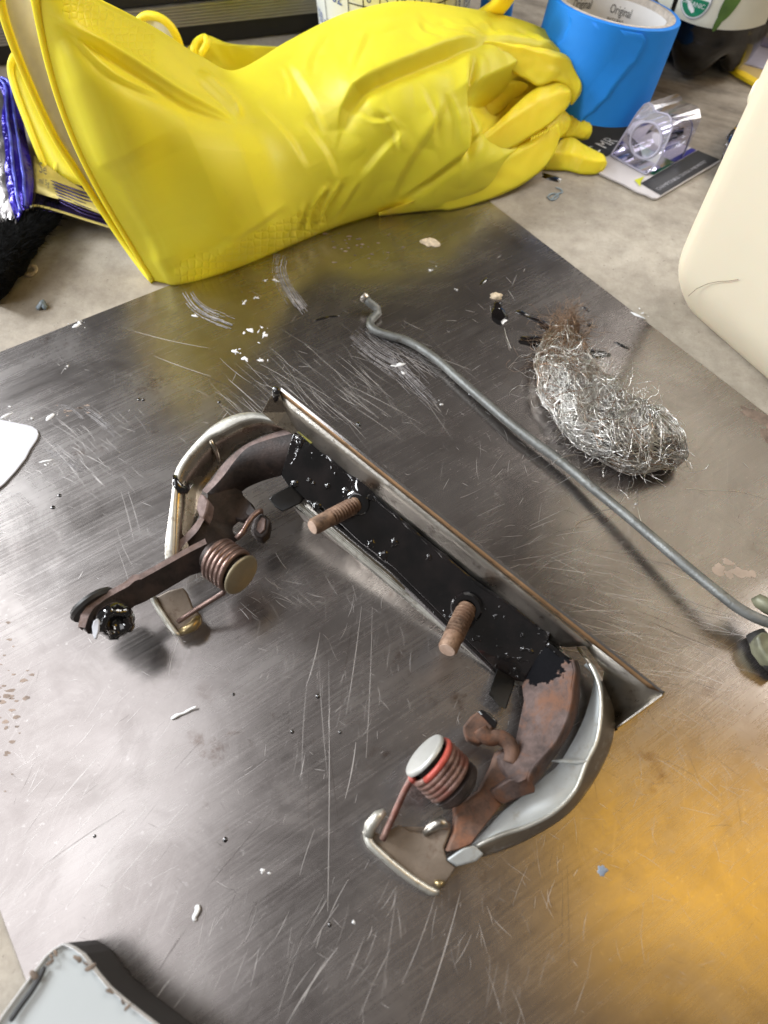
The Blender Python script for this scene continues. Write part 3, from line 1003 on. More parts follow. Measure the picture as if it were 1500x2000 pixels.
# studs with turned thread
def stud(base, tip, r0, hs, h1, flat_end, name="threaded_stud"):
    a = B(base[0], base[1], 0.0)
    c = B(tip[0], tip[1], h1)
    ax = (c - a)
    L = ax.length
    r = r0
    prof = [(r, 0)]
    nth = 9
    z0, z1 = L * hs[0], L * hs[1]
    p = (z1 - z0) / nth
    prof += [(r, z0)]
    for i in range(nth):
        prof += [(r * 0.80, z0 + p * (i + 0.25)), (r * 0.82, z0 + p * (i + 0.45)), (r * 1.04, z0 + p * (i + 0.8)), (r * 1.03, z0 + p * (i + 0.95))]
    prof += [(r * .97, z1 + p * .3), (r * 0.97, L - r * .25), (r * .8, L)]
    o = lathe_axis(name, a, ax, prof, M['stud'], hd, 28)
    lathe_axis("stud_end", c - ax.normalized() * 0.0001, ax, [(r * .8, 0), (r * .78, .0002), (r * .4, .0003), (0, .0003)], M['studend'], hd, 28)
    return a, c, ax.normalized(), r


s1 = stud((695, 985), (610, 1030), 0.0037, (0.05, 0.62), 0.019, True)
s2 = stud((912, 1188), (873, 1270), 0.0042, (0.05, 0.70), 0.020, True)
lathe_axis("stud_collar", B(912, 1186, 0), hn, [(0.0068, 0), (0.0068, .0016), (0.006, .0024), (0.0044, .0024), (0.0042, .001)], M['black'], hd, 32)
lathe_axis("stud_collar", B(697, 983, 0), hn, [(0.0058, 0), (0.0056, .001), (0.0045, .0018), (0.0038, .0018)], M['black'], hd, 32)
slab("stud_burr", [s2[1] + Vector((.0012, -.001, .0006)), s2[1] + Vector((.0032, -.0015, .0)), s2[1] + Vector((.003, .0012, -.0004)), s2[1] + Vector((.0015, .0018, .0004))],
     s2[2] * -0.002, M['stud'], hd, 0.0004)


def wob(px, r, hmm, mat=None, seed=1, el=(1, 1), ang=0):
    pass


# ---- right end: rusty ear, zinc ear, spring
def Z(pts):
    return [at(*p) for p in pts]


dn = Vector((0.05, -0.10, -1)).normalized()
ear = [(1066, 1262, .0175), (1080, 1270, .0190), (1118, 1290, .0215), (1122, 1310, .022), (1117, 1345, .0235), (1115, 1370, .024), (1105, 1408, .0245), (1084, 1450, .0245), (1060, 1477, .024), (1038, 1502, .023),
       (1030, 1522, .022), (1012, 1530, .021), (998, 1520, .020), (984, 1500, .0185), (975, 1478, .0178), (985, 1468, .0178), (1005, 1470, .018), (1016, 1455, .0175), (1025, 1413, .0165), (1034, 1368, .0145), (1030, 1338, .0130), (1050, 1300, .0150)]
slab("rusty_ear", Z(ear), Vector((-0.0018, 0.0006, -0.0035)), mat_ear(at(1052, 1274, .017) - parent_off(hd), 0.0125), hd, 0.0005, 2)
# thick outer edge of the rusty ear
A1 = [(1118, 1288, .0216), (1123, 1310, .0221), (1118, 1345, .0236), (1116, 1370, .0241), (1106, 1408, .0246), (1085, 1450, .0246), (1061, 1477, .0241), (1038, 1504, .0231), (1032, 1522, .0221)]
A2 = [(1128, 1290, .0170), (1134, 1310, .0170), (1133, 1345, .0170), (1131, 1372, .0170), (1120, 1416, .0170), (1095, 1462, .017), (1068, 1500, .0165), (1044, 1534, .016), (1036, 1546, .0155)]
loft("ear_edge", [wpts(A1, 30), wpts([((a[0] + b2[0]) / 2 + 1, (a[1] + b2[1]) / 2, (a[2] + b2[2]) / 2 + .0004) for a, b2 in zip(A1, A2)], 30), wpts(A2, 30)], M['rusty'], hd, True, 0.001)
slab("ear_step", Z([(997, 1521, .0205), (1032, 1520, .0215), (1046, 1536, .018), (1046, 1548, .0165), (1018, 1557, .016), (984, 1571, .016), (966, 1557, .0165), (962, 1543, .018)]), Vector((-.001, .001, -.005)), M['rusty'], hd, 0.0007)
slab("rusty_leg", Z([(1000, 1468, .0165), (1006, 1484, .0165), (1000, 1520, .0165), (966, 1556, .0150), (981, 1571, .0145), (950, 1610, .0135), (921, 1650, .012), (896, 1660, .0115), (873, 1664, .011), (886, 1630, .0115), (890, 1600, .012),
                      (890, 1577, .0125), (915, 1562, .0135), (938, 1545, .014), (962, 1500, .0155), (972, 1470, .0165), (984, 1462, .017)]), Vector((-.001, .0006, -.004)), M['orange'], hd, 0.0006)
tube("spring_hook", wpts([(996, 1490, .0170), (1000, 1470, .0178), (992, 1450, .0186), (974, 1440, .0190), (958, 1442, .0192), (946, 1436, .0195), (938, 1424, .0195)], 24), [.0030] * 24, M['orange'], hd, 14, 0.9)
slab("hook_head", Z([(904, 1418, .0205), (920, 1398, .021), (936, 1387, .021), (955, 1394, .0215), (972, 1411, .0210), (962, 1424, .0208), (952, 1444, .020), (934, 1453, .0195), (911, 1443, .0195)]), Vector((0.0003, -0.0002, -.0055)), M['orange'], hd, 0.001, 3)
slab("hook_paint", Z([(932, 1390, .0216), (940, 1384, .0218), (956, 1392, .022), (974, 1409, .0216), (968, 1424, .0214), (957, 1416, .0214), (944, 1402, .0215)]), Vector((0, 0, -.003)), M['black'], hd, 0.0007)
# zinc ear: flat inside face, worn outer rim
I1 = [(1140, 1300, .0115), (1159, 1327, .012), (1146, 1387, .012), (1126, 1434, .012), (1092, 1491, .012), (1062, 1518, .0115), (1032, 1546, .011), (980, 1587, .010), (945, 1625, .009), (921, 1650, .008)]
I2 = [(1150, 1290, .0150), (1170, 1335, .0165), (1175, 1382, .017), (1167, 1444, .017), (1146, 1489, .0165), (1124, 1543, .0155), (1084, 1585, .0145), (1032, 1613, .013), (980, 1630, .0115), (930, 1652, .0100)]
I3 = [(1130, 1262, .0150), (1162, 1304, .0125), (1196, 1372, .0085), (1198, 1434, .0070), (1180, 1483, .0062), (1150, 1536, .0062), (1110, 1585, .0058), (1058, 1621, .0055), (1000, 1650, .0052), (945, 1669, .0050)]
I4 = [(1140, 1272, .010), (1168, 1310, .008), (1199, 1376, .006), (1199, 1438, .005), (1181, 1488, .0045), (1151, 1541, .004), (1111, 1589, .0035), (1059, 1625, .003), (1001, 1654, .003), (945, 1673, .003)]
i1, i2, i3, i4 = (wpts(q, 44) for q in (I1, I2, I3, I4))
loft("zinc_ear", [i1, [a.lerp(b2, .5) for a, b2 in zip(i1, i2)], i2], M['zinc'], hd, True, 0.0012)
mid = [a.lerp(b2, .4) for a, b2 in zip(i2, i3)]
loft("zinc_rim", [[p + Vector((0, 0, -.0003)) for p in i2], [a.lerp(b2, .10) + Vector((0, 0, .0003)) for a, b2 in zip(i2, i3)], mid, i3, i4], M['rimtan'], hd, True, 0.0012)
tube("rim_highlight", [p + Vector((0, 0, -.0004)) for p in i2], [.0003] + [.0009] * 42 + [.0004], M['zincworn'], hd, 8)  # pale tube put in as the highlight along the worn rim edge
tube("zinc_crease", Z([(1076, 1487, .0128), (1100, 1486, .0142), (1125, 1488, .0156), (1148, 1487, .0168)]), [.0003, .0008, .0009, .0005], M['zinc'], hd, 10, 0.5)
# foot of the zinc ear
slab("foot_plate", Z([(717, 1618, .0095), (746, 1630, .0100), (779, 1610, .0105), (801, 1622, .0095), (834, 1628, .009), (850, 1612, .0095), (864, 1603, .0105), (882, 1620, .0105), (868, 1656, .0095), (873, 1680, .0085), (892, 1694, .0075),
                       (868, 1730, .005), (856, 1741, .0045), (844, 1742, .0045), (800, 1716, .006), (772, 1696, .007), (735, 1660, .0085), (719, 1644, .009)]), Vector((0, 0, -.0028)), M['foot'], hd, 0.0008, 3)
tube("foot_edge", wpts([(716, 1622, .0106), (722, 1645, .0103), (738, 1662, .0098), (772, 1692, .0085), (806, 1718, .0070), (844, 1741, .0056), (858, 1740, .0052)], 30), [.0016] * 28 + [.0012, .0006], M['zincworn'], hd, 10, 0.9)
tube("foot_lug", Z([(719, 1632, .0105), (724, 1612, .0125), (738, 1594, .0135), (752, 1584, .0135)]), [.0020, .0024, .0022, .0012], M['zincworn'], hd, 12)
slab("foot_corner", Z([(873, 1678, .0108), (892, 1692, .0090), (930, 1682, .0085), (946, 1668, .009), (926, 1650, .0108), (905, 1655, .0115)]), Vector((0, 0, -.004)), M['zinc'], hd, 0.0008, 3)
tube("foot_bump", Z([(828, 1630, .0095), (846, 1614, .0105), (862, 1606, .0112), (878, 1616, .0112)]), [.0012, .0022, .0026, .0012], M['wallmetal'], hd, 12)
tube("corner_highlight", Z([(848, 1722, .0062), (858, 1727, .0062), (868, 1724, .0063)]), [.0006, .0015, .0007], M['gold'], hd, 10)  # gold bead paints the warm lamp's highlight on the corner


def coil(name, ca, cb, r, turns, wire, mat, mat_first, hook=None, first=1.0, hname="spring_end"):
    """torsion spring round the axis ca -> cb; returns axis frame"""
    ax = (cb - ca)
    L = ax.length
    ax.normalize()
    e1 = ax.cross(Vector((0, 0, 1))).normalized()
    e2 = ax.cross(e1)
    n = int(turns * 28)
    P = []
    for i in range(n + 1):
        t = i / n
        th = 2 * math.pi * turns * t
        P.append(ca + ax * (L * t) + (e1 * math.cos(th) + e2 * math.sin(th)) * r)
    k = int(28 * first)
    if mat_first is not None:
        tube(name, P[:k + 1], wire, mat_first, hd, 10)
        tube(name, P[k:], wire, mat, hd, 10)
    else:
        tube(name, P, wire, mat, hd, 10)
    return P, ax


def pin_axis(p, q, aspect, z):
    """axis that runs from the pin head at pixel p towards q; aspect = short / long side of the head as seen"""
    a, b2 = at(p[0], p[1], z), at(q[0], q[1], z)
    wv = (CAM - a).normalized()
    d = (b2 - a)
    d = (d - wv * d.dot(wv)).normalized()
    return a, (d * math.sqrt(1 - aspect * aspect) - wv * aspect).normalized(), pxm(a)


# right spring and pivot pin
dcp, dca, pm_ = pin_axis((827, 1473), (877, 1521), .30, .0255)
sprA = dcp + dca * 0.0028
sprB = sprA + dca * (56 * pm_)
P, _ = coil("torsion_spring", sprA, sprB, 49 * pm_, 5.0, 7.0 * pm_, M['springr'], M['springred'], first=0.9)
disc("pin_head", dcp + dca * 0.0012, -dca, 50 * pm_, 0.0016, M['pinw'], hd, 0.0009)
lathe_axis("pivot_pin", dcp + dca * .0006, dca, [(37 * pm_, 0), (37 * pm_, 0.020), (0, 0.020)], M['brown'], hd, 32)
tube("spring_leg", Z([(812, 1512, .0215), (803, 1522, .0205), (790, 1545, .018), (770, 1590, .0150), (755, 1622, .0130), (747, 1640, .0118)]), [.0013] * 6, M['springr'], hd, 10)
lathe_axis("hub_collar", sprB + dca * 0.0012, dca, [(46 * pm_, 0), (53 * pm_, .001), (52 * pm_, .0035), (44 * pm_, .005), (0, .005)], M['brown'], hd, 36)

# ---- left end
lz = lambda pts, dz=0.0: [(p[0], p[1], p[2] + dz) for p in pts]
R1 = [(322, 1095, .0255), (322, 1060, .028), (332, 985, .033), (341, 921, .037), (361, 886, .0395), (400, 842, .0425), (428, 821, .044), (458, 808, .0455), (492, 803, .0465), (524, 810, .0465), (552, 823, .046), (580, 838, .045), (605, 852, .0435)]
R2 = [(342, 1088, .0258), (344, 1056, .0283), (347, 975, .0333), (353, 930, .037), (372, 896, .0395), (411, 857, .0422), (434, 846, .0435), (471, 827, .045), (503, 820, .0458), (530, 824, .0458), (552, 832, .045), (572, 840, .0440), (592, 852, .0428)]
R0 = [(323, 1098, .018), (323, 1062, .020), (333, 988, .022), (342, 924, .025), (362, 889, .028), (401, 845, .031), (429, 824, .033), (459, 811, .035), (493, 806, .037), (525, 813, .038), (553, 826, .038), (581, 841, .038), (606, 855, .0375)]
r0_, r1_, r2_ = (wpts(q, 50) for q in (R0, R1, R2))
loft("nickel_rim", [r0_, [a + Vector((0, 0, -.0006)) for a in r1_], [a.lerp(b2, .2) + Vector((0, 0, .0005)) for a, b2 in zip(r1_, r2_)], [a.lerp(b2, .8) + Vector((0, 0, .0005)) for a, b2 in zip(r1_, r2_)], [a + Vector((0, 0, -.0004)) for a in r2_]],
     M['zincworn'], hd, True, 0.0012)
R3 = [(375, 1075, .016), (375, 1045, .0165), (390, 1000, .0185), (395, 960, .021), (412, 935, .024), (440, 900, .027), (462, 880, .029), (490, 862, .032), (516, 850, .034), (540, 845, .036), (558, 845, .0375), (575, 848, .039), (590, 856, .0395)]
r3_ = wpts(R3, 50)
loft("nickel_ear", [[p + Vector((0, 0, -.0002)) for p in r2_], [a.lerp(b2, .33) + Vector((0, 0, -.001)) for a, b2 in zip(r2_, r3_)], [a.lerp(b2, .7) + Vector((0, 0, -.001)) for a, b2 in zip(r2_, r3_)], r3_], M['nickel'], hd, True, 0.001)
tube("ear_crease", Z([(408, 855, .0418), (418, 872, .0385), (424, 890, .034), (428, 908, .0295)]), [.0008, .0012, .0010, .0006], M['nickel'], hd, 10)
tube("paint_drip", Z([(341, 928, .0372), (344, 944, .0362), (352, 955, .0345), (362, 956, .033), (372, 944, .0322)]), [.0010, .0018, .0022, .0022, .0015], M['black'], hd, 10, 0.6)
# brown ear: paler edge and darker face carry painted light and shade
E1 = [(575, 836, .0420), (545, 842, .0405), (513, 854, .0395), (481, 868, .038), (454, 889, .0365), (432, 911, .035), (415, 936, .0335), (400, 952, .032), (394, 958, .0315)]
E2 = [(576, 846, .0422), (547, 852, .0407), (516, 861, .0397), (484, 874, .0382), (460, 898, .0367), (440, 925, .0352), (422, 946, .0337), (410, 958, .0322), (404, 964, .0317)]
loft("ear_edge", [wpts(lz(E1, -.004), 30), wpts(E1, 30), wpts(E2, 30)], M['brownlit'], hd, False, 0.0008)
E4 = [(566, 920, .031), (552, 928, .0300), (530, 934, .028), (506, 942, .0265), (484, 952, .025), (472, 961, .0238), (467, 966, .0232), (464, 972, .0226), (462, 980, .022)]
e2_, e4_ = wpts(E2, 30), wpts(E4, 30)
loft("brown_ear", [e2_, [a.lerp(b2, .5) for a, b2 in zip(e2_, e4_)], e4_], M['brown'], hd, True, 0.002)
slab("ear_step", Z([(392, 962, .0322), (400, 968, .0325), (407, 978, .0322), (404, 996, .0310), (397, 1014, .0300), (388, 1008, .0295), (383, 992, .0305), (386, 974, .0315)]), Vector((.002, -.001, -.005)), M['brownlit'], hd, 0.0007)
slab("lower_ear", Z([(404, 962, .0316), (440, 945, .030), (470, 955, .026), (470, 965, .0245), (492, 983, .0235), (499, 998, .0225), (493, 1010, .0215), (480, 1012, .0215), (474, 1016, .0213), (460, 1012, .0215), (450, 1022, .0213), (452, 1038, .0207), (462, 1046, .020),
                      (440, 1062, .0195), (420, 1110, .0175), (390, 1110, .0180), (372, 1080, .0205), (364, 1056, .0225), (398, 1015, .0275), (404, 996, .029)]), Vector((.001, -.0008, -.0025)), M['brown'], hd, 0.0005)
L1 = [(391, 1010, .0300), (378, 1026, .0285), (362, 1044, .0268), (345, 1062, .0252), (335, 1080, .024)]
L2 = [(399, 1014, .0300), (388, 1034, .0285), (374, 1050, .0268), (356, 1068, .0252), (346, 1084, .024)]
loft("lower_edge", [wpts(lz(L1, -.004), 16), wpts(L1, 16), wpts(L2, 16), wpts(lz(L2, -.006), 16)], M['brownlit'], hd, False, 0.0006)
slab("hook_neck", Z([(478, 985, .0228), (490, 984, .0235), (500, 996, .0235), (512, 1000, .0240), (520, 1012, .0238), (508, 1030, .0228), (495, 1030, .022), (492, 1012, .0222), (480, 1004, .0222)]), Vector((0, 0, -.0025)), M['brown'], hd, 0.0005)
slab("hook_head", Z([(492, 1020, .0242), (508, 1004, .0250), (520, 1006, .0252), (529, 1016, .0250), (524, 1040, .0240), (512, 1052, .0232), (500, 1048, .0232), (489, 1034, .0236)]), Vector((0, 0, -.006)), M['brown'], hd, 0.0009, 3)
slab("hook_face", Z([(502, 1022, .0252), (511, 1009, .0256), (519, 1013, .0256), (517, 1034, .0250), (508, 1042, .0245), (500, 1034, .0248)]), Vector((0, 0, -.001)), M['brownlit'], hd, 0.0004)
tube("spring_end", Z([(462, 1052, .0262), (474, 1040, .0268), (484, 1022, .0272), (494, 1008, .0272), (504, 1000, .0268), (512, 998, .026)]), [.0013] * 6, M['springb'], hd, 10)
# lever arm
arm_top = [(400, 1052, .0270), (363, 1071, .0280), (315, 1098, .0295), (268, 1124, .0310), (262, 1120, .0314), (245, 1136, .0318), (228, 1145, .0322), (200, 1160, .0330), (172, 1180, .0335), (158, 1200, .0335), (152, 1224, .0330)]
arm_in = [(404, 1062, .0268), (368, 1080, .0278), (320, 1107, .0293), (273, 1133, .0308), (266, 1132, .0312), (250, 1146, .0316), (234, 1154, .0320), (206, 1170, .0328), (182, 1188, .0333), (172, 1206, .0333), (166, 1226, .0328)]
at_, ai_ = wpts(arm_top, 40, True), wpts(arm_in, 40, True)
loft("arm_edge", [[p + Vector((0, 0, -.004)) for p in at_], at_, ai_], M['brownlit'], hd, False, 0.0006)
arm_low = [(412, 1112, .0178), (372, 1124, .0205), (328, 1150, .0222), (302, 1165, .0232), (280, 1177, .0238), (262, 1184, .0244), (249, 1196, .0248), (238, 1214, .0248), (225, 1232, .0252), (205, 1238, .0262), (172, 1238, .0295)]
al_ = wpts(arm_low, 40, True)
loft("lever_arm", [ai_, [a.lerp(b2, .5) for a, b2 in zip(ai_, al_)], al_], M['brown'], hd, False, 0.003)
wa = at(178, 1176, 0.026)
wax = (at(205, 1192, 0.027) - at(178, 1176, 0.0315)).normalized()
wview = (CAM - at(184, 1184, .028)).normalized()
wdir = (at(196, 1200, .028) - at(184, 1184, .028)).normalized()
wdir = (wdir - wview * wdir.dot(wview)).normalized()
lathe_axis("rubber_washer", at(182, 1181, .0275), wdir * .94 + wview * .34, [(0.0, -.0014), (0.0094, -.0014), (0.0100, 0), (0.0094, .0014), (0.0, .0014)], M['rubber'], hd, 40)
cb = at(222, 1206, 0.028)
cax = Vector((0.50, -0.62, 0.60)).normalized()
bm = []
prof = []
V, Fc = [], []
e1 = cax.cross(Vector((0, 0, 1))).normalized()
e2 = cax.cross(e1)
ns = 40
for (d, r, k) in [(-0.002, 0.0075, 0), (0.004, 0.0075, 0), (0.006, 0.0066, 1), (0.0075, 0.0052, 1), (0.0068, 0.0030, 0), (0.004, 0.0026, 0)]:
    for i in range(ns):
        th = 2 * math.pi * i / ns
        q = r * (1 + (0.13 if (i // 4) % 2 else -0.10) * k)
        V.append(cb + cax * d + (e1 * math.cos(th) + e2 * math.sin(th)) * q)
for j in range(5):
    for i in range(ns):
        a, b2 = j * ns + i, j * ns + (i + 1) % ns
        Fc.append((a, b2, b2 + ns, a + ns))
Fc.append(tuple(range(ns)))
Fc.append(tuple(range(5 * ns, 6 * ns)))
fixnormals(mesh("push_nut", V, Fc, M['black'], hd, True))
for i, (x, y) in enumerate([(238, 1205), (243, 1212), (205, 1230), (213, 1236), (225, 1232)]):
    slab("nut_prong", Z([(x - 4, y - 3, .033), (x + 2, y - 4, .033), (x + 6, y + 4, .0305), (x + 1, y + 7, .030)]), Vector((0, 0, -.0012)), M['black'] if i != 3 else M['chrome'], hd, 0.0003)
slab("cotter_leg", Z([(182, 1212, .0365), (191, 1207, .0365), (195, 1214, .036), (193, 1232, .0345), (188, 1247, .0325), (183, 1248, .032), (180, 1236, .033), (179, 1222, .035)]), Vector((0, 0, -.0012)), M['white'], hd, 0.0005)
# left foot
slab("foot_plate", Z([(299, 1168, .0125), (330, 1152, .0150), (357, 1146, .016), (366, 1158, .0145), (376, 1184, .0115), (392, 1200, .0105), (394, 1212, .0098), (384, 1228, .0090), (352, 1242, .0085), (343, 1237, .0088), (320, 1206, .0105)]), Vector((0, 0, -.0025)), M['foot'], hd, 0.0008, 3)
tube("foot_edge", wpts([(298, 1166, .0138), (308, 1186, .0125), (325, 1212, .0112), (343, 1236, .0098), (352, 1240, .0095)], 20), [.0013] * 18 + [.001, .0006], M['zincworn'], hd, 10)
tube("gold_toe", Z([(352, 1234, .0094), (364, 1230, .0098), (376, 1223, .0100), (384, 1213, .0100), (387, 1204, .0098)]), [.0012, .0020, .0023, .0021, .0012], M['gold'], hd, 14)
# left spring
dl, dla, pm_ = pin_axis((474, 1125), (414, 1084), .50, .0315)
sA = dl + dla * 0.0030
sB = sA + dla * (60 * pm_)
coil("torsion_spring", sA, sB, 40 * pm_, 5.4, 6.0 * pm_, M['springb'], None)
disc("pin_head", dl + dla * 0.0012, -dla, 43 * pm_, 0.0012, M['pinb'], hd, 0.0008)
lathe_axis("pivot_pin", dl + dla * .0006, dla, [(31 * pm_, 0), (31 * pm_, 0.018), (0, 0.018)], M['brown'], hd, 32)
tube("spring_leg", Z([(440, 1146, .0255), (436, 1158, .0225), (410, 1174, .0190), (382, 1191, .0155), (362, 1205, .0135), (348, 1214, .0120)]), [.00115] * 6, M['springb'], hd, 10)

# ------------------------------------------------------------------ rod
rd = thing("bent_rod", "long dull grey metal rod with hooked end lying across the steel sheet", "rod", at(1000, 840, PT))
path = [(714, 583, .0080), (722, 592, .0068), (736, 602, .0045), (738, 612, .0038), (727, 622, .0036), (722, 632, .0036), (732, 645, .0036), (760, 655, .0036), (800, 668, .0036), (850, 700, .0040), (900, 744, .0045), (960, 796, .0050), (1000, 830, .0055), (1050, 868, .006),
        (1100, 905, .0065), (1160, 955, .008), (1220, 1004, .0098), (1280, 1055, .0118), (1340, 1106, .0138), (1400, 1155, .0155), (1440, 1186, .0160), (1480, 1208, .016), (1530, 1226, .016)]
tube("shaft", wpts(path, 110), [.00235] * 110, M['rod'], rd, 16)
lathe_axis("shaft_end", at(713, 582, .0084), at(706, 576, .0090) - at(713, 582, .0080), [(0.0, -.001), (.0026, -.001), (.0030, .0005), (.0027, .0018), (0, .002)], M['wallmetal'], rd, 24)
tube("end_clip", Z([(1472, 1178, .0150), (1482, 1174, .0165), (1500, 1184, .0180), (1530, 1200, .018)]), [.0022, .0032, .0034, .0034], M['clip'], rd, 14)
slab("clip_body", Z([(1476, 1243, .0120), (1490, 1232, .0125), (1540, 1244, .013), (1540, 1310, .012), (1500, 1290, .0115), (1482, 1266, .0115)]), Vector((0, 0, -.008)), M['clip'], rd, 0.0015, 3)
tube("clip_shadow", Z([(1474, 1235, .006), (1490, 1262, .006), (1510, 1290, .006), (1530, 1310, .006)]), [.004, .005, .005, .005], M['rubber'], rd, 12)  # black tube put in as the dark shadow below the clip

# ------------------------------------------------------------------ steel wool
swl = thing("steel_wool_pad", "loose grey pad of steel wool with rusty frayed tip lying beside the rod", "steel wool", at(1190, 800, PT))
axis_px = [(1110, 640), (1098, 690), (1114, 745), (1158, 798), (1212, 840), (1262, 852), (1302, 848)]
rad_px = [20, 44, 58, 66, 72, 70, 58]
V, Fc = [], []
cp = spline([(x, y, r) for (x, y), r in zip(axis_px, rad_px)], 26)
ns = 20
path = [at(x, y, PT + 0.5 * r * 0.00026) for x, y, r in cp]
rads = [r * 0.8 * pxm(p) for (x, y, r), p in zip(cp, path)]
V, Fc = tube_data(path, rads, ns, True, 0.5)
V = [v + Vector((noise.noise(v * 120), noise.noise(v * 120 + Vector((9, 0, 0))), 0)) * 0.003 for v in V]
for v in V:
    v.z = max(v.z, PT + 0.0002)
fixnormals(mesh("matted_core", V, Fc, M['core'], swl, True))
FV, FF, FM = [], [], []
rg = random.Random(11)


def fibre(p, d, L, curl, w, mi, n=9):
    P = [p.copy()]
    d = d.normalized()
    for i in range(n):
        d = (d + Vector((rg.gauss(0, curl), rg.gauss(0, curl), rg.gauss(0, curl * .5)))).normalized()
        q = P[-1] + d * (L / n)
        if q.z < PT + 0.0003:
            q.z = PT + 0.0003
            d.z = abs(d.z) * .5
        P.append(q)
    v, f = tube_data(P, w, 3, False, 1.0, Vector((0.1, 0.2, 1)), len(FV))
    FV.extend(v)
    FF.extend(f)
    FM.extend([mi] * len(f))


def wool_pt(t, th, k):
    f = max(0.0, min(.9999, t)) * (len(path) - 1)
    i0 = int(f)
    i1 = min(len(path) - 1, i0 + 1)
    c = path[i0].lerp(path[i1], f - i0)
    t = max(-.05, min(1.03, t))
    r = rads[i0] + (rads[i1] - rads[i0]) * (f - i0)
    tan = (path[i1] - path[i0]).normalized() if i1 > i0 else (path[i0] - path[i0 - 1]).normalized()
    side = tan.cross(Vector((0, 0, 1))).normalized()
    p = c + (side * math.cos(th) + Vector((0, 0, .62)) * math.sin(th)) * r * k + tan * max(0, t - 1) * .05 + tan * min(0, t) * .05
    lump = noise.noise(p * 60) * .0026 + noise.noise(p * 170) * .0012
    p += (p - c).normalized() * noise.noise(p * 80 + Vector((7, 3, 1))) * .0026
    p.z = max(PT + .0003, p.z + lump)
    return p


for i in range(4000):
    t, th, k = rg.random(), rg.uniform(-.5, math.pi + .5), (rg.uniform(.98, 1.40) if rg.random() < .9 else rg.uniform(1.35, 1.65))
    dt, dth = rg.choice((-1, 1)) * rg.uniform(.4, 1.0), rg.gauss(0, 1.0)
    if t > .8 and rg.random() < .5:
        dt, dth = dt * .2, rg.choice((-1, 1)) * 1.2
    L = rg.uniform(.10, .30)
    nn_ = 11
    P_ = []
    for q in range(nn_):
        P_.append(wool_pt(t, th, k))
        dt += rg.gauss(0, .30)
        dth += rg.gauss(0, .85)
        t += dt * L / nn_
        th += dth * L * 3.2 / nn_
        k = max(.95, min(1.45, k + rg.gauss(0, .075)))
    mi = 1 if rg.random() < (0.85 if t < 0.16 else 0.10) else 0
    v, f = tube_data(P_, rg.choice((.00008, .00011, .00015, .00021)), 3, False, 1.0, Vector((0.1, 0.2, 1)), len(FV))
    FV.extend(v)
    FF.extend(f)
    FM.extend([mi] * len(f))
for i in range(300):     # strays round the outline
    t = rg.choice((rg.random() * 0.15, rg.random(), rg.uniform(.75, 1)))
    k = min(24, int(t * 25))
    side = (path[k + 1] - path[k]).normalized().cross(Vector((0, 0, 1))).normalized() * rg.choice((-1, 1))
    p = path[k] + side * rads[k] * 1.05
    d = side * rg.uniform(-.2, .7) + (path[k + 1] - path[k]).normalized() * rg.choice((-1, 1)) + Vector((rg.gauss(0, .4), rg.gauss(0, .4), rg.gauss(0, .2)))
    fibre(p, d, rg.uniform(.006, .018), 0.30, rg.uniform(.00006, .00011), 1 if t < .2 else 0, 14)
for i in range(420):     # loose curls standing off the pad
    t, th = rg.random(), rg.uniform(-.3, math.pi + .3)
    p = wool_pt(t, th, 1.15)
    k = min(24, int(t * 25))
    d = (path[k + 1] - path[k]).normalized() * rg.gauss(0, 1) + (p - path[k]).normalized() * rg.uniform(0, .7) + Vector((rg.gauss(0, .5), rg.gauss(0, .5), 0))
    fibre(p, d, rg.uniform(.010, .026), 0.34, rg.uniform(.00006, .00011), 1 if t < .18 or rg.random() < .12 else 0, 16)
for i in range(110):     # frayed rusty tip
    p = path[0] + Vector((rg.gauss(0, .004), rg.gauss(0, .003), rg.uniform(0, .006)))
    fibre(p, Vector((rg.gauss(.2, .6), rg.gauss(1, .5), rg.gauss(.1, .3))), rg.uniform(.008, .018), 0.35, .00010, 1, 10)
for pts in [[(1230, 940, .003), (1222, 965, .006), (1205, 990, .006), (1168, 1000, .004), (1130, 1020, .002), (1118, 1040, .0015)], [(1245, 955, .002), (1246, 995, .008), (1260, 1035, .010), (1290, 1070, .008), (1310, 1090, .004), (1350, 1118, .002)],
            [(1158, 895, .004), (1120, 888, .008), (1088, 898, .010), (1080, 905, .009)], [(985, 640, .002), (990, 660, .002), (998, 680, .002)], [(1340, 955, .001), (1390, 958, .001), (1440, 960, .001), (1500, 975, .001)]]:
    q = wpts(pts, 24)
    v, f = tube_data(q, .00016, 3, False, 1.0, Vector((0.1, 0.2, 1)), len(FV))
    FV.extend(v)
    FF.extend(f)
    FM.extend([0] * len(f))
fo = mesh("steel_fibre", FV, FF, None, swl, True, mats=[M['fibre'], M['fibrerust']], fm=FM)
fo["kind"] = "stuff"

# ------------------------------------------------------------------ yellow gloves
gl = thing("rubber_glove", "yellow rubber glove lying in front with its white lined cuff standing open", "rubber glove", at(640, 440, 0), "pair of yellow rubber gloves")
ST = [  # upper silhouette, lower contact, height at the upper silhouette
    ((62, -34), (299, 548), .150), ((150, -10), (320, 553), .142), ((290, 60), (352, 556), .108), ((385, 120), (440, 532), .078), ((455, 150), (540, 492), .062), ((560, 92), (640, 450), .064), ((640, 50), (710, 426), .072),
    ((700, 28), (770, 412), .076), ((790, 12), (840, 410), .076), ((900, 24), (905, 396), .070), ((1000, 44), (965, 372), .060), ((1080, 76), (1035, 322), .050), ((1122, 118), (1082, 262), .040)]
NS, NT_ = 300, 170
su = spline([(*u, z) for u, l, z in ST], NS)
slw = spline([(*l, 0) for u, l, z in ST], NS)
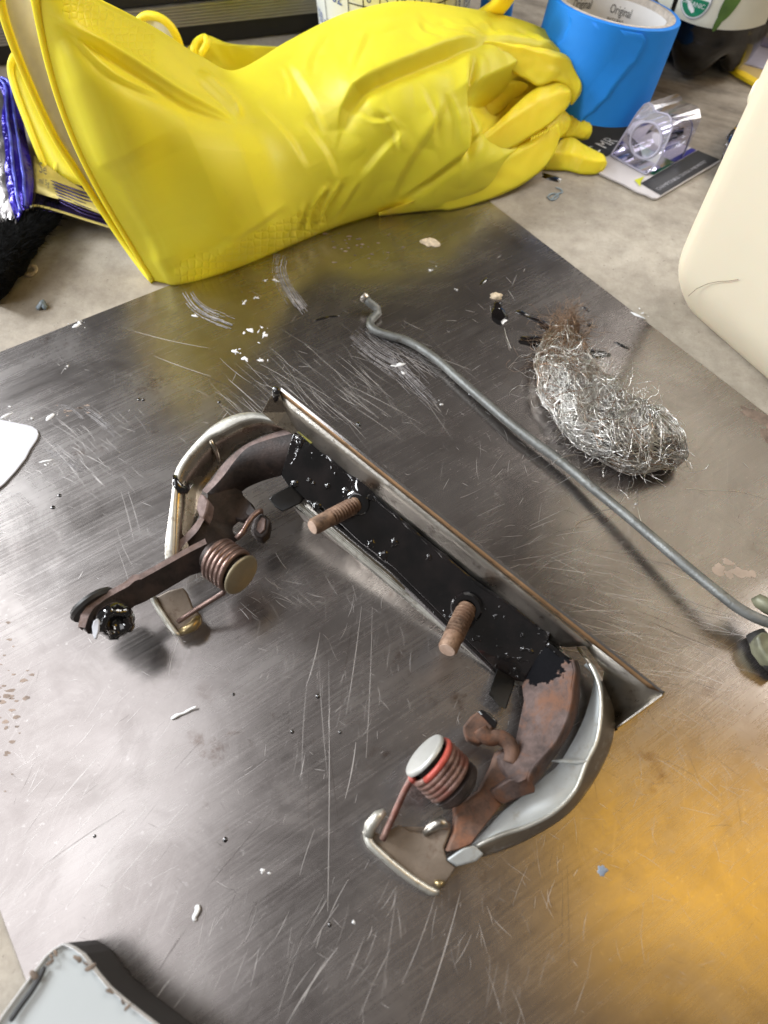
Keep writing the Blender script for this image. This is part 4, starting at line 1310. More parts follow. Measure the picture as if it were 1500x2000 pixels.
# folds: polyline in photo pixels, half width in pixels, height in metres (minus is a valley)
FOLDS = [  # polyline, reach on its two sides in pixels, height on its two sides in metres
    ([(664, 258), (670, 228), (692, 184), (760, 142), (860, 104), (955, 74)], 46, 20, .0050, -.0050),
    ([(384, 140), (428, 186), (468, 236)], 14, 16, .0045, -.0020), ([(480, 240), (465, 330), (440, 420), (400, 505)], 70, 70, .0034, .0034),
    ([(925, 96), (915, 170), (924, 250), (905, 330)], 14, 24, -.0060, .0045), ([(985, 130), (1010, 180), (1040, 230), (1060, 270)], 70, 70, -.0260, -.0260),
    ([(945, 76), (1010, 86), (1080, 106), (1122, 140)], 16, 22, .0050, .0020),
    ([(598, 448), (612, 408), (640, 366)], 7, 9, .0034, -.0026), ([(622, 444), (640, 402), (668, 356)], 7, 9, .0030, -.0024), ([(572, 468), (588, 430), (600, 396)], 8, 8, .0016, -.0020),
    ([(560, 465), (575, 440), (580, 410)], 6, 6, .0012, -.0012), ([(650, 436), (675, 398), (705, 350)], 8, 8, .0016, -.0012),
    ([(700, 350), (740, 300), (790, 250)], 22, 30, -.0014, .0010), ([(765, 390), (800, 320), (846, 250), (876, 190)], 24, 34, .0018, -.0008),
    ([(780, 394), (850, 347), (935, 274), (985, 228)], 14, 10, .0010, -.0045), ([(130, 70), (190, 170), (240, 280), (300, 420)], 50, 50, .0026, .0026),
    ([(110, 40), (230, 112), (340, 182), (462, 244)], 20, 26, .0036, -.0034), ([(260, 290), (310, 400), (340, 500)], 85, 85, -.0030, -.0030), ([(130, 60), (220, 150), (330, 190)], 14, 20, .0014, -.0014),
    ([(560, 120), (600, 180), (640, 260)], 40, 40, .0014, -.0010), ([(590, 230), (640, 300), (660, 350)], 36, 36, -.0012, .0010), ([(500, 200), (560, 260), (600, 330)], 40, 40, -.0014, .0010),
    ([(820, 40), (830, 66), (866, 88)], 9, 9, -.0012, .0008), ([(860, 40), (890, 60), (940, 70)], 8, 10, .0014, -.0010), ([(940, 30), (956, 45), (972, 68)], 9, 9, -.0014, .0010), ([(1010, 48), (1036, 68), (1052, 92)], 9, 9, .0016, -.0012),
    ([(430, 470), (500, 440), (560, 400)], 20, 24, .0010, -.0008), ([(330, 540), (420, 490), (470, 440)], 26, 20, -.0016, .0010), ([(720, 60), (700, 110), (690, 150)], 12, 12, -.0010, .0006),
    ([(830, 180), (850, 230), (855, 290)], 10, 12, -.0012, .0010), ([(870, 180), (890, 230), (890, 290)], 10, 12, .0012, -.0010), ([(740, 210), (770, 250), (780, 300)], 10, 14, .0012, -.0010), ([(640, 60), (610, 110), (605, 150)], 10, 14, -.0008, .0008),
    ([(545, 130), (560, 150), (566, 190)], 8, 8, .0009, -.0007), ([(700, 215), (730, 235), (770, 230)], 9, 9, -.0010, .0008)]


def seg_d(px, py, pl):
    """signed distance to a polyline, and how far along it the nearest point lies"""
    best = 1e9
    m = len(pl) - 1
    for k in range(m):
        x0, y0 = pl[k]
        x1, y1 = pl[k + 1]
        dx, dy = x1 - x0, y1 - y0
        t = max(0, min(1, ((px - x0) * dx + (py - y0) * dy) / (dx * dx + dy * dy)))
        ex_, ey_ = px - x0 - dx * t, py - y0 - dy * t
        d = ex_ * ex_ + ey_ * ey_
        if d < best:
            best = d
            sg = 1 if dx * ey_ - dy * ex_ < 0 else -1
            al = (k + t) / m
    return math.sqrt(best) * sg, al


FB = []
for pl, w1, w2, h1_, h2_ in FOLDS:
    pl = [(p[0], p[1]) for p in spline(pl, 9)]
    xs, ys = [p[0] for p in pl], [p[1] for p in pl]
    w = 3.2 * max(w1, w2)
    FB.append((pl, w1, w2, h1_, h2_, min(xs) - w, max(xs) + w, min(ys) - w, max(ys) + w))


def fold_h(px, py):
    s = 0.0
    for pl, w1, w2, h1_, h2_, x0, x1, y0, y1 in FB:
        if x0 < px < x1 and y0 < py < y1:
            d, al = seg_d(px, py, pl)
            end = min(1, al * 4 + .05, (1 - al) * 4 + .05)
            w, h = (w1, h1_) if d >= 0 else (w2, h2_)
            q = abs(d) / w
            mid = (h1_ + h2_) / 2 * math.exp(-(d / 4.0) ** 2)
            s += ((h * (1 - math.exp(-(d / 4.0) ** 2)) * math.exp(-q * q)) + mid) * end
    return s


grid, gpx = [], []
for i in range(NS):
    s = i / (NS - 1)
    ux, uy, uz = su[i]
    lx, ly, _ = slw[i]
    row, rp = [], []
    bow = 46 * max(0, 1 - s / 0.22) ** 1.5
    cav = 1 if s > .3 else s / .3
    for j in range(NT_):
        t = j / (NT_ - 1)
        px = ux + (lx - ux) * t - bow * math.sin(math.pi * t) * 0.9
        py = uy + (ly - uy) * t
        prof_r = math.cos(t * math.pi / 2) ** 0.75
        prof_l = (1 - t) ** 1.05 + 0.10 * math.sin(math.pi * t)
        z = uz * (prof_l * (1 - cav) + prof_r * cav) + 0.0012
        row.append(at(px, py, z))
        rp.append((px, py))
    grid.append(row)
    gpx.append(rp)
# displace along the surface normal by the folds and a soft crumple
disp = [[None] * NT_ for _ in range(NS)]
for i in range(NS):
    for j in range(NT_):
        a = grid[min(NS - 1, i + 1)][j] - grid[max(0, i - 1)][j]
        b2 = grid[i][min(NT_ - 1, j + 1)] - grid[i][max(0, j - 1)]
        n = b2.cross(a)
        n.normalize()
        if n.dot(CAM - grid[i][j]) < 0:
            n = -n
        p = grid[i][j]
        t = j / (NT_ - 1)
        s = i / (NS - 1)
        edge = min(1.0, j / 8, (NT_ - 1 - j) / 8) * (min(1, i / 10) * 0.9 + 0.1)
        h = fold_h(*gpx[i][j]) + noise.noise(p * 30) * 0.0016 + (abs(noise.noise(p * 60 + Vector((3, 1, 2)))) - .2) * 0.0012 * min(1, max(0, (s - .35) * 4))
        disp[i][j] = p + n * (h * edge)
# roll the back over and down to the bench
back = []
for i in range(NS):
    top = disp[i][0]
    col = []
    for q in range(1, 9):
        f = q / 8
        y = top.y + 0.028 * math.sin(f * math.pi / 2) + 0.012 * f
        col.append(Vector((top.x, y, top.z * math.cos(f * math.pi / 2) + 0.001)))
    back.append(col)
V, Fc = [], []
NC = NT_ + 8
for i in range(NS):
    V += back[i][::-1] + disp[i]
for i in range(NS - 1):
    for j in range(NC - 1):
        a = i * NC + j
        Fc.append((a, a + 1, a + NC + 1, a + NC))
ob = mesh("glove_body", V, Fc, M['glove'], gl, True)
fixnormals(ob)
solid(ob, 0.0009, -1)
uvl = ob.data.uv_layers.new(name="UVMap")
for lp in ob.data.loops:
    ii, jj = divmod(lp.vertex_index, NC)
    q = gpx[ii][max(0, jj - 8)]
    uvl.data[lp.index].uv = (q[0] / 1500, q[1] / 1500)
# which faces carry the honeycomb grip
ob.data.materials.append(M['glovehex'])
for p in ob.data.polygons:
    i, j = divmod(p.vertices[0], NC)
    j -= 8
    if j >= 0:
        x, y = gpx[i][j]
        if (120 < x < 300 and y < 20 + (x - 110) * 0.62 and i < 92 and y < 150) or (y > 500 - (x - 380) * 0.42 and 340 < x < 640 and j > 124):
            p.material_index = 1
# cuff: rolled rims and lining
L2p = [(p[0], p[1], 0) for p in (gpx[0][j] for j in range(NT_))]
rim2 = [disp[0][j] for j in range(0, NT_, 2)]
tube("cuff_rim", rim2, [.0018] * len(rim2), M['glove'], gl, 10)
L1 = [(-8, -40, .150), (10, 40, .132), (45, 135, .107), (100, 255, .075), (150, 335, .052), (196, 405, .031), (240, 472, .014), (280, 527, .004), (299, 549, .0012)]
l1_ = wpts(L1, 60)
tube("cuff_rim", l1_, [.0020] * 60, M['glove'], gl, 10)
mid_ = wpts([(70, -40, .140), (90, 60, .122), (125, 170, .096), (180, 290, .064), (235, 400, .033), (270, 470, .014), (290, 520, .004), (300, 546, .001)], 60)
loft("cuff_lining", [l1_, [a.lerp(b2, .5) + Vector((0, .004, -.004)) for a, b2 in zip(l1_, mid_)], [b2 + Vector((0, .01, -.006)) for b2 in mid_]], M['lining'], gl, True, 0.0008)
# fingers: limp flattened tubes given by their two long edges
PD = Vector((0, -.45, .89))


def pillow(A, Bq, bulge, ridge=None, n=44, m=18, seed=0, parent=None, back=.35, wr=.0006):
    ra, rb_ = wpts(A, n), wpts(Bq, n)
    V, Fc = [], []
    per = 2 * m
    for i in range(n):
        f = i / (n - 1)
        w = (ra[i] - rb_[i]).length
        for k in range(per):
            if k <= m:
                v = k / m
                if ridge:
                    q = (v / ridge) if v < ridge else (1 - v) / (1 - ridge)
                    sh = q ** .75
                else:
                    sh = math.sin(math.pi * v) ** .6 if 0 < v < 1 else 0
                hh = min(bulge, w * .45) * sh
            else:
                v = 2 - k / m
                hh = -min(bulge, w * .45) * back * math.sin(math.pi * v)
            p = ra[i].lerp(rb_[i], v) + PD * hh
            p += PD * (noise.noise(p * 150 + Vector((seed, 0, 0))) * wr + abs(noise.noise(Vector((f * 9 + seed, v * 2.2, seed)))) * wr * 1.5) * (1 if 0 < v < 1 else .2)
            p.z = max(p.z, .0006)
            V.append(p)
    for i in range(n - 1):
        for k in range(per):
            a, b2 = i * per + k, i * per + (k + 1) % per
            Fc.append((a, b2, b2 + per, a + per))
    Fc += [tuple(range(per))[::-1], tuple(range((n - 1) * per, n * per))]
    return fixnormals(mesh("finger", V, Fc, M['glove'], parent or gl, True))


pillow([(1096, 272, .012), (1118, 267, .012), (1139, 281, .010), (1160, 292, .009), (1178, 302, .008), (1184, 314, .006)],
       [(1062, 332, .001), (1107, 334, .001), (1132, 340, .001), (1160, 341, .001), (1177, 334, .002), (1185, 322, .004)], .0050, .6, seed=1)
pillow([(1096, 212, .020), (1124, 211, .020), (1146, 230, .018), (1156, 250, .015), (1155, 262, .012)], [(1086, 270, .012), (1104, 270, .012), (1120, 270, .011), (1136, 274, .009), (1149, 272, .009)], .0040, seed=2)
pillow([(1060, 240, .026), (1092, 214, .026), (1108, 222, .024), (1114, 236, .022)], [(1072, 285, .016), (1094, 270, .016), (1106, 262, .016), (1113, 248, .018)], .0045, seed=3)
# outer fold of the hand
pillow([(905, 96, .0640), (943, 84, .0640), (978, 84, .0620), (1037, 92, .0580), (1083, 99, .0530), (1113, 112, .0480), (1124, 132, .0430), (1137, 170, .0360), (1131, 188, .0330), (1118, 204, .0300)],
       [(915, 106, .0630), (946, 104, .0610), (981, 129, .0540), (1030, 158, .0460), (1052, 168, .0430), (1083, 160, .0420), (1100, 165, .0400), (1110, 178, .0360), (1113, 192, .0330), (1114, 204, .0300)], .0050, .28, 60, seed=4, wr=.0008)
# flap inside the hollow of the palm
pillow([(948, 128, .0480), (985, 150, .0460), (1012, 158, .0440), (1032, 166, .0420)], [(944, 238, .0260), (970, 226, .0270), (1000, 200, .0310), (1030, 174, .0390)], .0030, .3, seed=5)
# the long doubled finger and the front finger
pillow([(905, 300, .0300), (934, 266, .0345), (967, 243, .0365), (1013, 198, .0400), (1048, 171, .0410), (1083, 157, .0400), (1106, 165, .0380), (1114, 184, .0360)],
       [(800, 400, .0100), (850, 370, .0140), (920, 335, .0190), (990, 296, .0230), (1048, 261, .0260), (1076, 241, .0280), (1106, 213, .0310), (1114, 198, .0340)], .0060, .42, 60, seed=6)
pillow([(740, 418, .0060), (850, 373, .0140), (932, 324, .0190), (1002, 286, .0210), (1032, 271, .0215), (1048, 257, .0230), (1065, 245, .0235), (1082, 242, .0230), (1092, 256, .0210)],
       [(740, 422, .0012), (850, 411, .0012), (885, 410, .0012), (955, 390, .0020), (1013, 365, .0045), (1044, 344, .0070), (1067, 325, .0095), (1084, 296, .0140), (1094, 268, .0190)], .0055, .30, 60, seed=7)
for k in range(9):      # frayed little lip at the front fingertip
    x, y = 1040 + k * 5.2, 266 - k * 2.7
    tube("torn_fringe", [at(x, y, .0262), at(x - 1.5, y + 5, .0272), at(x - 2.5, y + 10, .0268)], [.0003, .0005, .0002], M['glove'], gl, 6)

# second glove, mostly behind the first
g2 = thing("rubber_glove", "second yellow rubber glove tucked behind the front one with its curled cuff peeking out", "rubber glove", at(420, 160, 0), "pair of yellow rubber gloves")
cuffa = wpts([(262, 64, .050), (268, 45, .056), (285, 31, .060), (310, 34, .060), (332, 50, .056), (346, 75, .048), (354, 100, .038)], 26)
cuffb = wpts([(300, 100, .040), (300, 85, .046), (312, 75, .048), (325, 80, .047), (336, 92, .042), (345, 105, .036), (352, 115, .032)], 26)
loft("cuff_lining", [cuffa, [a.lerp(b2, .5) + Vector((0, .004, -.002)) for a, b2 in zip(cuffa, cuffb)], cuffb], M['lining'], g2, True, 0.001)
tube("cuff_rim", cuffa, [.0026] * 26, M['glove'], g2, 10)
up_ = wpts([(352, 100, .040), (364, 108, .040), (372, 96, .042), (382, 80, .044), (402, 70, .044), (420, 76, .042), (440, 84, .040), (470, 88, .036), (510, 90, .032), (560, 94, .028), (600, 110, .022)], 50)
dn_ = wpts([(330, 150, .010), (360, 160, .012), (380, 160, .014), (395, 160, .014), (410, 160, .014), (430, 165, .012), (450, 170, .010), (480, 172, .008), (520, 170, .006), (560, 165, .004), (610, 150, .003)], 50)
md_ = [a.lerp(b2, .35) + Vector((0, -.003, .008)) + Vector((0, 0, 1)) * (noise.noise(a * 70) * .006) for a, b2 in zip(up_, dn_)]
bk_ = [Vector((p.x, p.y + .03, 0.001)) for p in up_]
loft("glove_body", [bk_, [p + Vector((0, .006, -.003)) for p in up_], up_, md_, dn_], M['glove'], g2, True, 0.001)
tube("rolled_edge", wpts([(386, 112, .0400), (378, 98, .0445), (384, 82, .0470), (400, 73, .0475), (404, 84, .0470), (396, 100, .044), (390, 108, .041)], 24), [.0022] * 24, M['glove'], g2, 10)
fp = spline([(940, 40, .050, 30), (965, 20, .062, 26), (985, 0, .072, 22), (1000, -25, .080, 18), (1008, -45, .085, 10)], 18)
P = [at(x, y, z) for x, y, z, r in fp]
tube("finger", P, [r * pxm(p) for (x, y, z, r), p in zip(fp, P)], M['glove'], g2, 18, 0.6)
# folded under-cuff at the far left
l0 = wpts([(52, 96, .060), (34, 102, .060), (23, 118, .058), (21, 142, .053), (34, 188, .045), (62, 262, .032), (86, 322, .020), (100, 354, .013), (108, 362, .0115)], 40)
l0b = wpts([(80, 110, .050), (70, 130, .050), (66, 150, .048), (75, 180, .044), (100, 240, .034), (140, 310, .022), (180, 360, .013), (200, 380, .008), (210, 390, .006)], 40)
loft("cuff_fold", [[p + Vector((.002, .004, -.006)) for p in l0], l0, [a.lerp(b2, .5) + Vector((0, 0, .002)) for a, b2 in zip(l0, l0b)], l0b], M['glove'], g2, True, 0.0012)
tube("cuff_rim", l0, [.0020] * 40, M['glove'], g2, 10)
lw = wpts([(104, 360, .0125), (130, 358, .0125), (160, 352, .0115), (190, 372, .009)], 14)
loft("cuff_hem", [lw, wpts([(104, 320, .022), (125, 310, .022), (150, 320, .018), (180, 350, .012)], 14)], M['glove'], g2, True, 0.001)

# ------------------------------------------------------------------ blue tape roll
tp = thing("masking_tape_roll", "roll of bright blue painter's tape tilted on the edge of the blister card", "tape roll", (0.1386, 0.487, 0.0087))
tc = Vector((0.1386, 0.487, 0.0087))
ta = Vector((0.1433, 0.1811, 1)).normalized()
th_, tr = 0.0557, 0.042
lathe_axis("tape_winding", tc, ta, [(tr - .0045, 0), (tr, 0.0002), (tr + .0002, th_ * .5), (tr, th_ - .0004), (tr - .0004, th_), (tr - .0035, th_)], M['blue'], tp, 96, ring=True)
lathe_axis("card_core", tc, ta, [(tr - .0046, 0.0002), (tr - .0034, th_ + .0002), (tr - .0062, th_ + .0003), (tr - .0064, th_ - .0004), (tr - .0064, .001)], M['card'], tp, 96, ring=True)
te1 = Vector((0, 1, 0)) - ta * ta.y
te1.normalize()
te2 = te1.cross(ta)       # to the right, seen from the camera side


def tape_in(r):
    def f(x, y):         # x metres round the inside, y up from the middle
        th = x / r
        return tc + ta * (th_ * .5 + y) + (te1 * math.cos(th) + te2 * math.sin(th)) * r
    return f


def tape_out(r):
    def f(x, y):
        th = x / r
        return tc + ta * (th_ * .5 + y) + (-te1 * math.cos(th) + te2 * math.sin(th)) * r
    return f


rin = tr - .0066
fi = tape_in(rin)
n = 60
rows = [[fi(-.085 + .142 * k / (n - 1), y) for k in range(n)] for y in (-.026, th_ * .5 - .0035)]
loft("core_label", rows, M['label'], tp, True)
fi2 = tape_in(rin - .0003)
items = []
items += [("ScotchBlue", .0075, -.0690, .0155, .82)]
for x0, l1_t, l2_t in ((-.0440, "MULTI-SURFACE PAINTER'S TAPE", "removes cleanly after 14 days"), (-.0195, "SURFACES MULTIPLES", "MULTI-SURFACE PAINTER'S TAPE"), (.0085, "MULTI-SURFACE", "PAINTER'S TAPE")):
    items += [("Original", .0075, x0, .0155, .62), (l1_t, .0030, x0, .0110, .52), (l2_t, .0027, x0, .0078, .52), (l1_t, .0026, x0, .0046, .55), (l2_t, .0026, x0, .0012, .55)]
lettering(items, fi2, M['ink'], tp)
fo_ = tape_out(tr + .0004)
edge = [(.0088, .0262), (.0125, .0235), (.0130, .020), (.0120, .016), (.0118, .012), (.0088, .009), (.0072, .005), (.0050, .0005), (.0030, -.004), (.0015, -.010), (-.002, -.014), (-.0045, -.019), (-.008, -.0225), (-.0105, -.0275)]
ed = [(x - .002, y) for x, y in edge]
rows = [[fo_(x - .05, y) for x, y in ed], [fo_(x - .03, y) for x, y in ed], [fo_(x - .012, y) for x, y in ed], [tape_out(tr + .0009)(x - .002, y) for x, y in ed], [tape_out(tr + .0016)(x, y) for x, y in ed]]
loft("loose_tape_end", rows, M['blue'], tp, True, 0.0003)

# ------------------------------------------------------------------ blister card
bc = thing("blister_card", "torn black and grey product card with a clear plastic blister beside the blue tape", "packaging", at(1280, 320, 0))
cA, cB, cC = at(1284, 387, .002), at(1408, 313, .002), at(1166, 333, .002)
ex = (cB - cA)            # along the black lower band
ey = (cC - cA) * 1.9      # towards the tape
lx, ly = ex.length, ey.length
ex.normalize()
ey.normalize()


def CP(u, v, z=0.0):
    return cA + ex * u + ey * v + Vector((0, 0, z))


torn = [CP(lx * k / 8, 0) for k in range(9)] + [CP(lx, ly)] + [CP(0, ly)] + [CP(-.0004, ly * .6), CP(-.0012, ly * .4), CP(-.001, ly * .28), CP(-.0022, ly * .16), CP(-.001, ly * .08), CP(-.0016, ly * .03)]
slab("card_sheet", torn, Vector((0, 0, -.0013)), M['cardwhite'], bc, 0.0002, 1)


def patch(name, q, mat, z=.0004, n=6):
    a, b2, c, d = [CP(u, v, z) for u, v in q]
    rows = [[a.lerp(b2, k / n) for k in range(n + 1)], [d.lerp(c, k / n) for k in range(n + 1)]]
    return loft(name, rows, mat, bc, False)


k1 = .30
patch("black_band", [(.0035, .0006), (lx - .0004, .0006), (lx - .0004, ly * .20), (.006, ly * .20)], M['cardblack'])
patch("lime_stripe", [(.0025, ly * .17), (.0065, ly * .205), (.014, ly * .24), (.006, ly * .255)], M['lime'], .0006)
patch("green_stripe", [(.019, ly * .205), (.036, ly * .205), (.036, ly * .25), (.019, ly * .25)], M['greenink'], .0005)
patch("blue_stripe", [(.036, ly * .205), (lx - .001, ly * .205), (lx - .001, ly * .25), (.036, ly * .25)], M['navy'], .0005)
patch("header_panel", [(.004, ly * .60), (lx - .001, ly * .60), (lx - .001, ly - .0006), (.004, ly - .0006)], M['cardblack'], .0005)
lettering([("CHAMPION*", .0042, .006, .0032, .75), ("AND CENTRAL PNEUMATIC*", .0036, .0215, .0032, .68)],
          lambda x, y: CP(x, y + .0006, .0010), M['greyink'], bc)
lettering([("LC MR", .012, .008, ly * .66, .8)], lambda x, y: CP(x, y + .001, .0011), M['label'], bc)
# blister: a wedge-shaped bubble with a round window through it
fl_, fr_ = at(1196, 303, .0035), at(1262, 341, .0035)
bl = [(1193, 303, .0030), (1222, 258, .016), (1244, 222, .0260), (1258, 205, .0300), (1268, 200, .0315), (1274, 206, .0305), (1280, 218, .0275), (1292, 222, .0265), (1300, 220, .0270), (1310, 230, .0245), (1314, 250, .0195), (1302, 280, .0130), (1284, 318, .0065), (1264, 341, .0030)]
blw = [at(*p) for p in bl]
back_off = Vector((0.021, 0.012, 0))
front = slab("blister_bubble", blw, back_off * 0.02, M['blister'], bc, 0)
bpy.data.objects.remove(front)
# front face with a hole: ring of outline points joined to ring of hole points
hc = (1262, 274)
n = 40
olp = spline(bl + [bl[0]], n + 1, True)[:n]
hole = []
for (x, y, z) in olp:
    a = math.atan2(y - hc[1], x - hc[0])
    X, Y = math.cos(a), math.sin(a)
    hx, hy = 31 * X, 37 * Y
    c_, s_ = math.cos(.35), math.sin(.35)
    hole.append((hc[0] + hx * c_ - hy * s_ * .8, hc[1] + hx * s_ * .8 + hy * c_))


def zfront(y):
    return max(.003, .003 + (341 - y) / (341 - 200) * .0285 - 0.004 * 0)


pf = CAM * 0 + blw[0]
nf = (blw[3] - blw[0]).cross(blw[-1] - blw[0]).normalized()
outer = [onplane(x, y, pf, nf) for x, y, z in olp]
inner = [onplane(x, y, pf, nf) for x, y in hole]
tun = [p + back_off * 0.75 for p in inner]
backr = [p + back_off for p in outer]
for p in backr:
    p.z = max(p.z * 0.96, .0028)
soft = [p + nf * 0 + back_off * .06 for p in outer]
loft("blister_bubble", [inner, outer, backr], M['blister'], bc, False, None, True)
loft("blister_tunnel", [inner, tun], M['blister'], bc, True, None, True)
mesh("blister_back", [p * 1 for p in tun], [tuple(range(n))], M['blister'], bc)
tube("window_ring", [p for p in inner] + [inner[0]], [.0009] * (n + 1), M['lavender'], bc, 8)
tube("blister_edge", [p for p in outer] + [outer[0]], [.0006] * (n + 1), M['lavender'], bc, 8)
tube("blister_edge", wpts([(1310, 230, .0245), (1325, 226, .0262), (1346, 232, .0250), (1352, 250, .021), (1340, 290, .010), (1332, 305, .003)], 20), [.0006] * 20, M['lavender'], bc, 8)
loft("blister_side", [wpts([(1296, 222, .0268), (1312, 234, .0240), (1312, 256, .0185), (1296, 296, .0100), (1276, 340, .003)], 16), wpts([(1325, 222, .0270), (1350, 236, .0242), (1348, 258, .0185), (1338, 290, .0100), (1330, 310, .003)], 16)], M['blisterside'], bc, True)

# ------------------------------------------------------------------ bottle
bt = thing("juice_bottle", "dark bottle with white organic label showing a lemon and leaf behind the blue tape", "bottle", (0.233, 0.556, 0))
bcn, br = Vector((0.233, 0.556, 0)), 0.042


def petal_prof():
    V, Fc = [], []
    rows = [(.0, .62, 1), (.004, .80, .9), (.012, .92, .55), (.022, .98, .2), (.030, 1.0, 0), (.034, .985, 0), (.036, 1.0, 0), (.16, 1.0, 0), (.19, .8, 0), (.22, .3, 0)]
    n = 90
    for z, f, k in rows:
        for i in range(n):
            th = 2 * math.pi * i / n
            r = br * f * (1 - 0.22 * k * (0.5 + 0.5 * math.cos(5 * th + 0.6)) ** 3)
            V.append(bcn + Vector((math.cos(th) * r, math.sin(th) * r, z + (k * .010 * (0.5 + 0.5 * math.cos(5 * th + 0.6)) ** 2))))
    for j in range(len(rows) - 1):
        for i in range(n):
            a, b2 = j * n + i, j * n + (i + 1) % n
            Fc.append((a, b2, b2 + n, a + n))
    Fc.append(tuple(range(n))[::-1])
    Fc.append(tuple(range(9 * n, 10 * n)))
    return fixnormals(mesh("bottle_body", V, Fc, M['bottle'], bt, True))


petal_prof()
tocam = Vector((-bcn.x, -bcn.y, 0)).normalized()
tor = Vector((-tocam.y, tocam.x, 0))
tor = tor if tor.x > 0 else -tor


def bot(r):
    def f(x, y):
        th = x / br
        return bcn + (tocam * math.cos(th) + tor * math.sin(th)) * r + Vector((0, 0, y))
    return f


fb = bot(br + .0004)
loft("bottle_label", [[fb(-.062 + .105 * k / 40, y) for k in range(41)] for y in (.040, .15)], M['botlabel'], bt, True)
fb1, fb2 = bot(br + .0007), bot(br + .0010)
loft("label_edge_stripe", [[fb1(-.028 + .0035 * k / 4, y) for k in range(5)] for y in (.040, .15)], M['bottle'], bt, True)


def ellipse_patch(name, f, cx, cy, rx, ry, mat, rot=0.0, n=40, lo=-2.0, hi=2.0):
    V = []
    for k in range(n):
        th = 2 * math.pi * k / n
        x, y = rx * math.cos(th), ry * max(lo, min(hi, math.sin(th)))
        V.append(f(cx + x * math.cos(rot) - y * math.sin(rot), cy + x * math.sin(rot) + y * math.cos(rot)))
    o = mesh(name, V, [tuple(range(n))], mat, bt)
    return o


ellipse_patch("organic_seal", fb1, -.0125, .0548, .0108, .0125, M['greyink'])
ellipse_patch("seal_face", fb2, -.0125, .0548, .0101, .0118, M['label'])
ellipse_patch("seal_field", bot(br + .0012), -.0125, .0548, .0092, .0108, M['greenink'], 0, 60, -2, 0.02)
lettering([("USDA", .0058, -.0205, .0573, .95)], bot(br + .0014), M['greenink'], bt)
lettering([("ORGANIC", .0040, -.0210, .0503, .88)], bot(br + .0014), M['label'], bt)
ellipse_patch("lemon_print", fb1, .012, .080, .011, .021, M['lemon'])
ellipse_patch("leaf_print", fb2, .0105, .060, .0048, .016, M['leaf'], -0.25)
ellipse_patch("leaf_stem", fb2, .0065, .0455, .0020, .007, M['leaf'], -0.2)

# ------------------------------------------------------------------ cream jug
ke = (at(1500, 755, 0) - at(1330, 605, 0)).normalized()       # along the near face
kb = Vector((-ke.y, ke.x, 0))                                   # away from the camera
if kb.x < 0:
    kb = -kb
K = at(1322, 512, .030)
jl, jw = 0.17, 0.12
jc = Vector((K.x, K.y, 0)) + ke * (jl / 2 - .004) + kb * (jw / 2 - .004)
jg = thing("plastic_jug", "tall cream plastic jug cut off by the right edge, standing on the bench", "jug", (jc.x, jc.y, 0))


def rrect(hx, hy, r, z, n=8):
    out = []
    for (sx, sy, a0) in ((1, 1, 0), (-1, 1, 90), (-1, -1, 180), (1, -1, 270)):
        for k in range(n):
            a = math.radians(a0 + 90 * k / (n - 1))
            out.append(jc + ke * (sx * (hx - r) + math.cos(a) * r) + kb * (sy * (hy - r) + math.sin(a) * r) + Vector((0, 0, z)))
    return out


rows = []
for z, ins, r in ((.0005, .016, .012), (.002, .0125, .012), (.010, .0075, .013), (.020, .003, .013), (.030, .0006, .013), (.042, 0, .013), (.12, 0, .013), (.27, 0, .013), (.295, .004, .016), (.315, .02, .02), (.325, .045, .015)):
    rows.append(rrect(jl / 2 - ins, jw / 2 - ins, r, z))
V = [p for r in rows for p in r]
n = len(rows[0])
Fc = [(i * n + j, i * n + (j + 1) % n, (i + 1) * n + (j + 1) % n, (i + 1) * n + j) for i in range(len(rows) - 1) for j in range(n)]
Fc += [tuple(range(n))[::-1], tuple(range((len(rows) - 1) * n, len(rows) * n))]
jo = fixnormals(mesh("jug_body", V, Fc, M['cream'], jg, True))
ss = jo.modifiers.new("round", 'SUBSURF')
ss.levels = ss.render_levels = 1
nj = -kb
face0 = jc - kb * (jw / 2)
tube("clinging_fibre", [onplane(x, y, face0, kb) + nj * .0004 for x, y in [(1345, 578), (1362, 563), (1385, 553), (1405, 549), (1425, 548), (1443, 545)]], .00014, M['fibrerust'], jg, 5)
tube("jug_handle", Z([(1494, 168, .115), (1492, 185, .110), (1504, 202, .106), (1530, 215, .104)]), [.005, .007, .008, .008], M['cream'], jg, 14)
# crinkled clear wrap behind the jug
wv = []
c0 = at(1478, 292, .012)
V, Fc = [], []
for j in range(25):
    for i in range(40):
        th = 2 * math.pi * i / 40
        ph = math.pi * j / 24
        d = Vector((math.sin(ph) * math.cos(th), math.sin(ph) * math.sin(th), math.cos(ph)))
        r = 1 + 0.20 * noise.noise(d * 3.0) + 0.12 * abs(noise.noise(d * 8.0))
        p = c0 + Vector((d.x * .020 * r + d.y * .012 * r, d.y * .036 * r, d.z * .016 * r))
        p.z = max(p.z, .0006)
        V.append(p)
for j in range(24):
    for i in range(40):
        a, b2 = j * 40 + i, j * 40 + (i + 1) % 40
        Fc.append((a, b2, b2 + 40, a + 40))
wr = fixnormals(mesh("plastic_wrap", V, Fc, M['wrap'], None, True))
tag(wr, "crumpled clear plastic wrap lying behind the cream jug", "plastic wrap")

# ------------------------------------------------------------------ things at the back
def zup(p, y):
    """height above ground point p that shows at photo row y"""
    lo, hi = 0.0, 0.29
    for _ in range(40):
        m = (lo + hi) / 2
        q = Vector((p.x, p.y, m)) - CAM
        yy = 1000 - F * q.dot(UP) / q.dot(FW)
        if yy > y:
            lo = m
        else:
            hi = m
    return lo


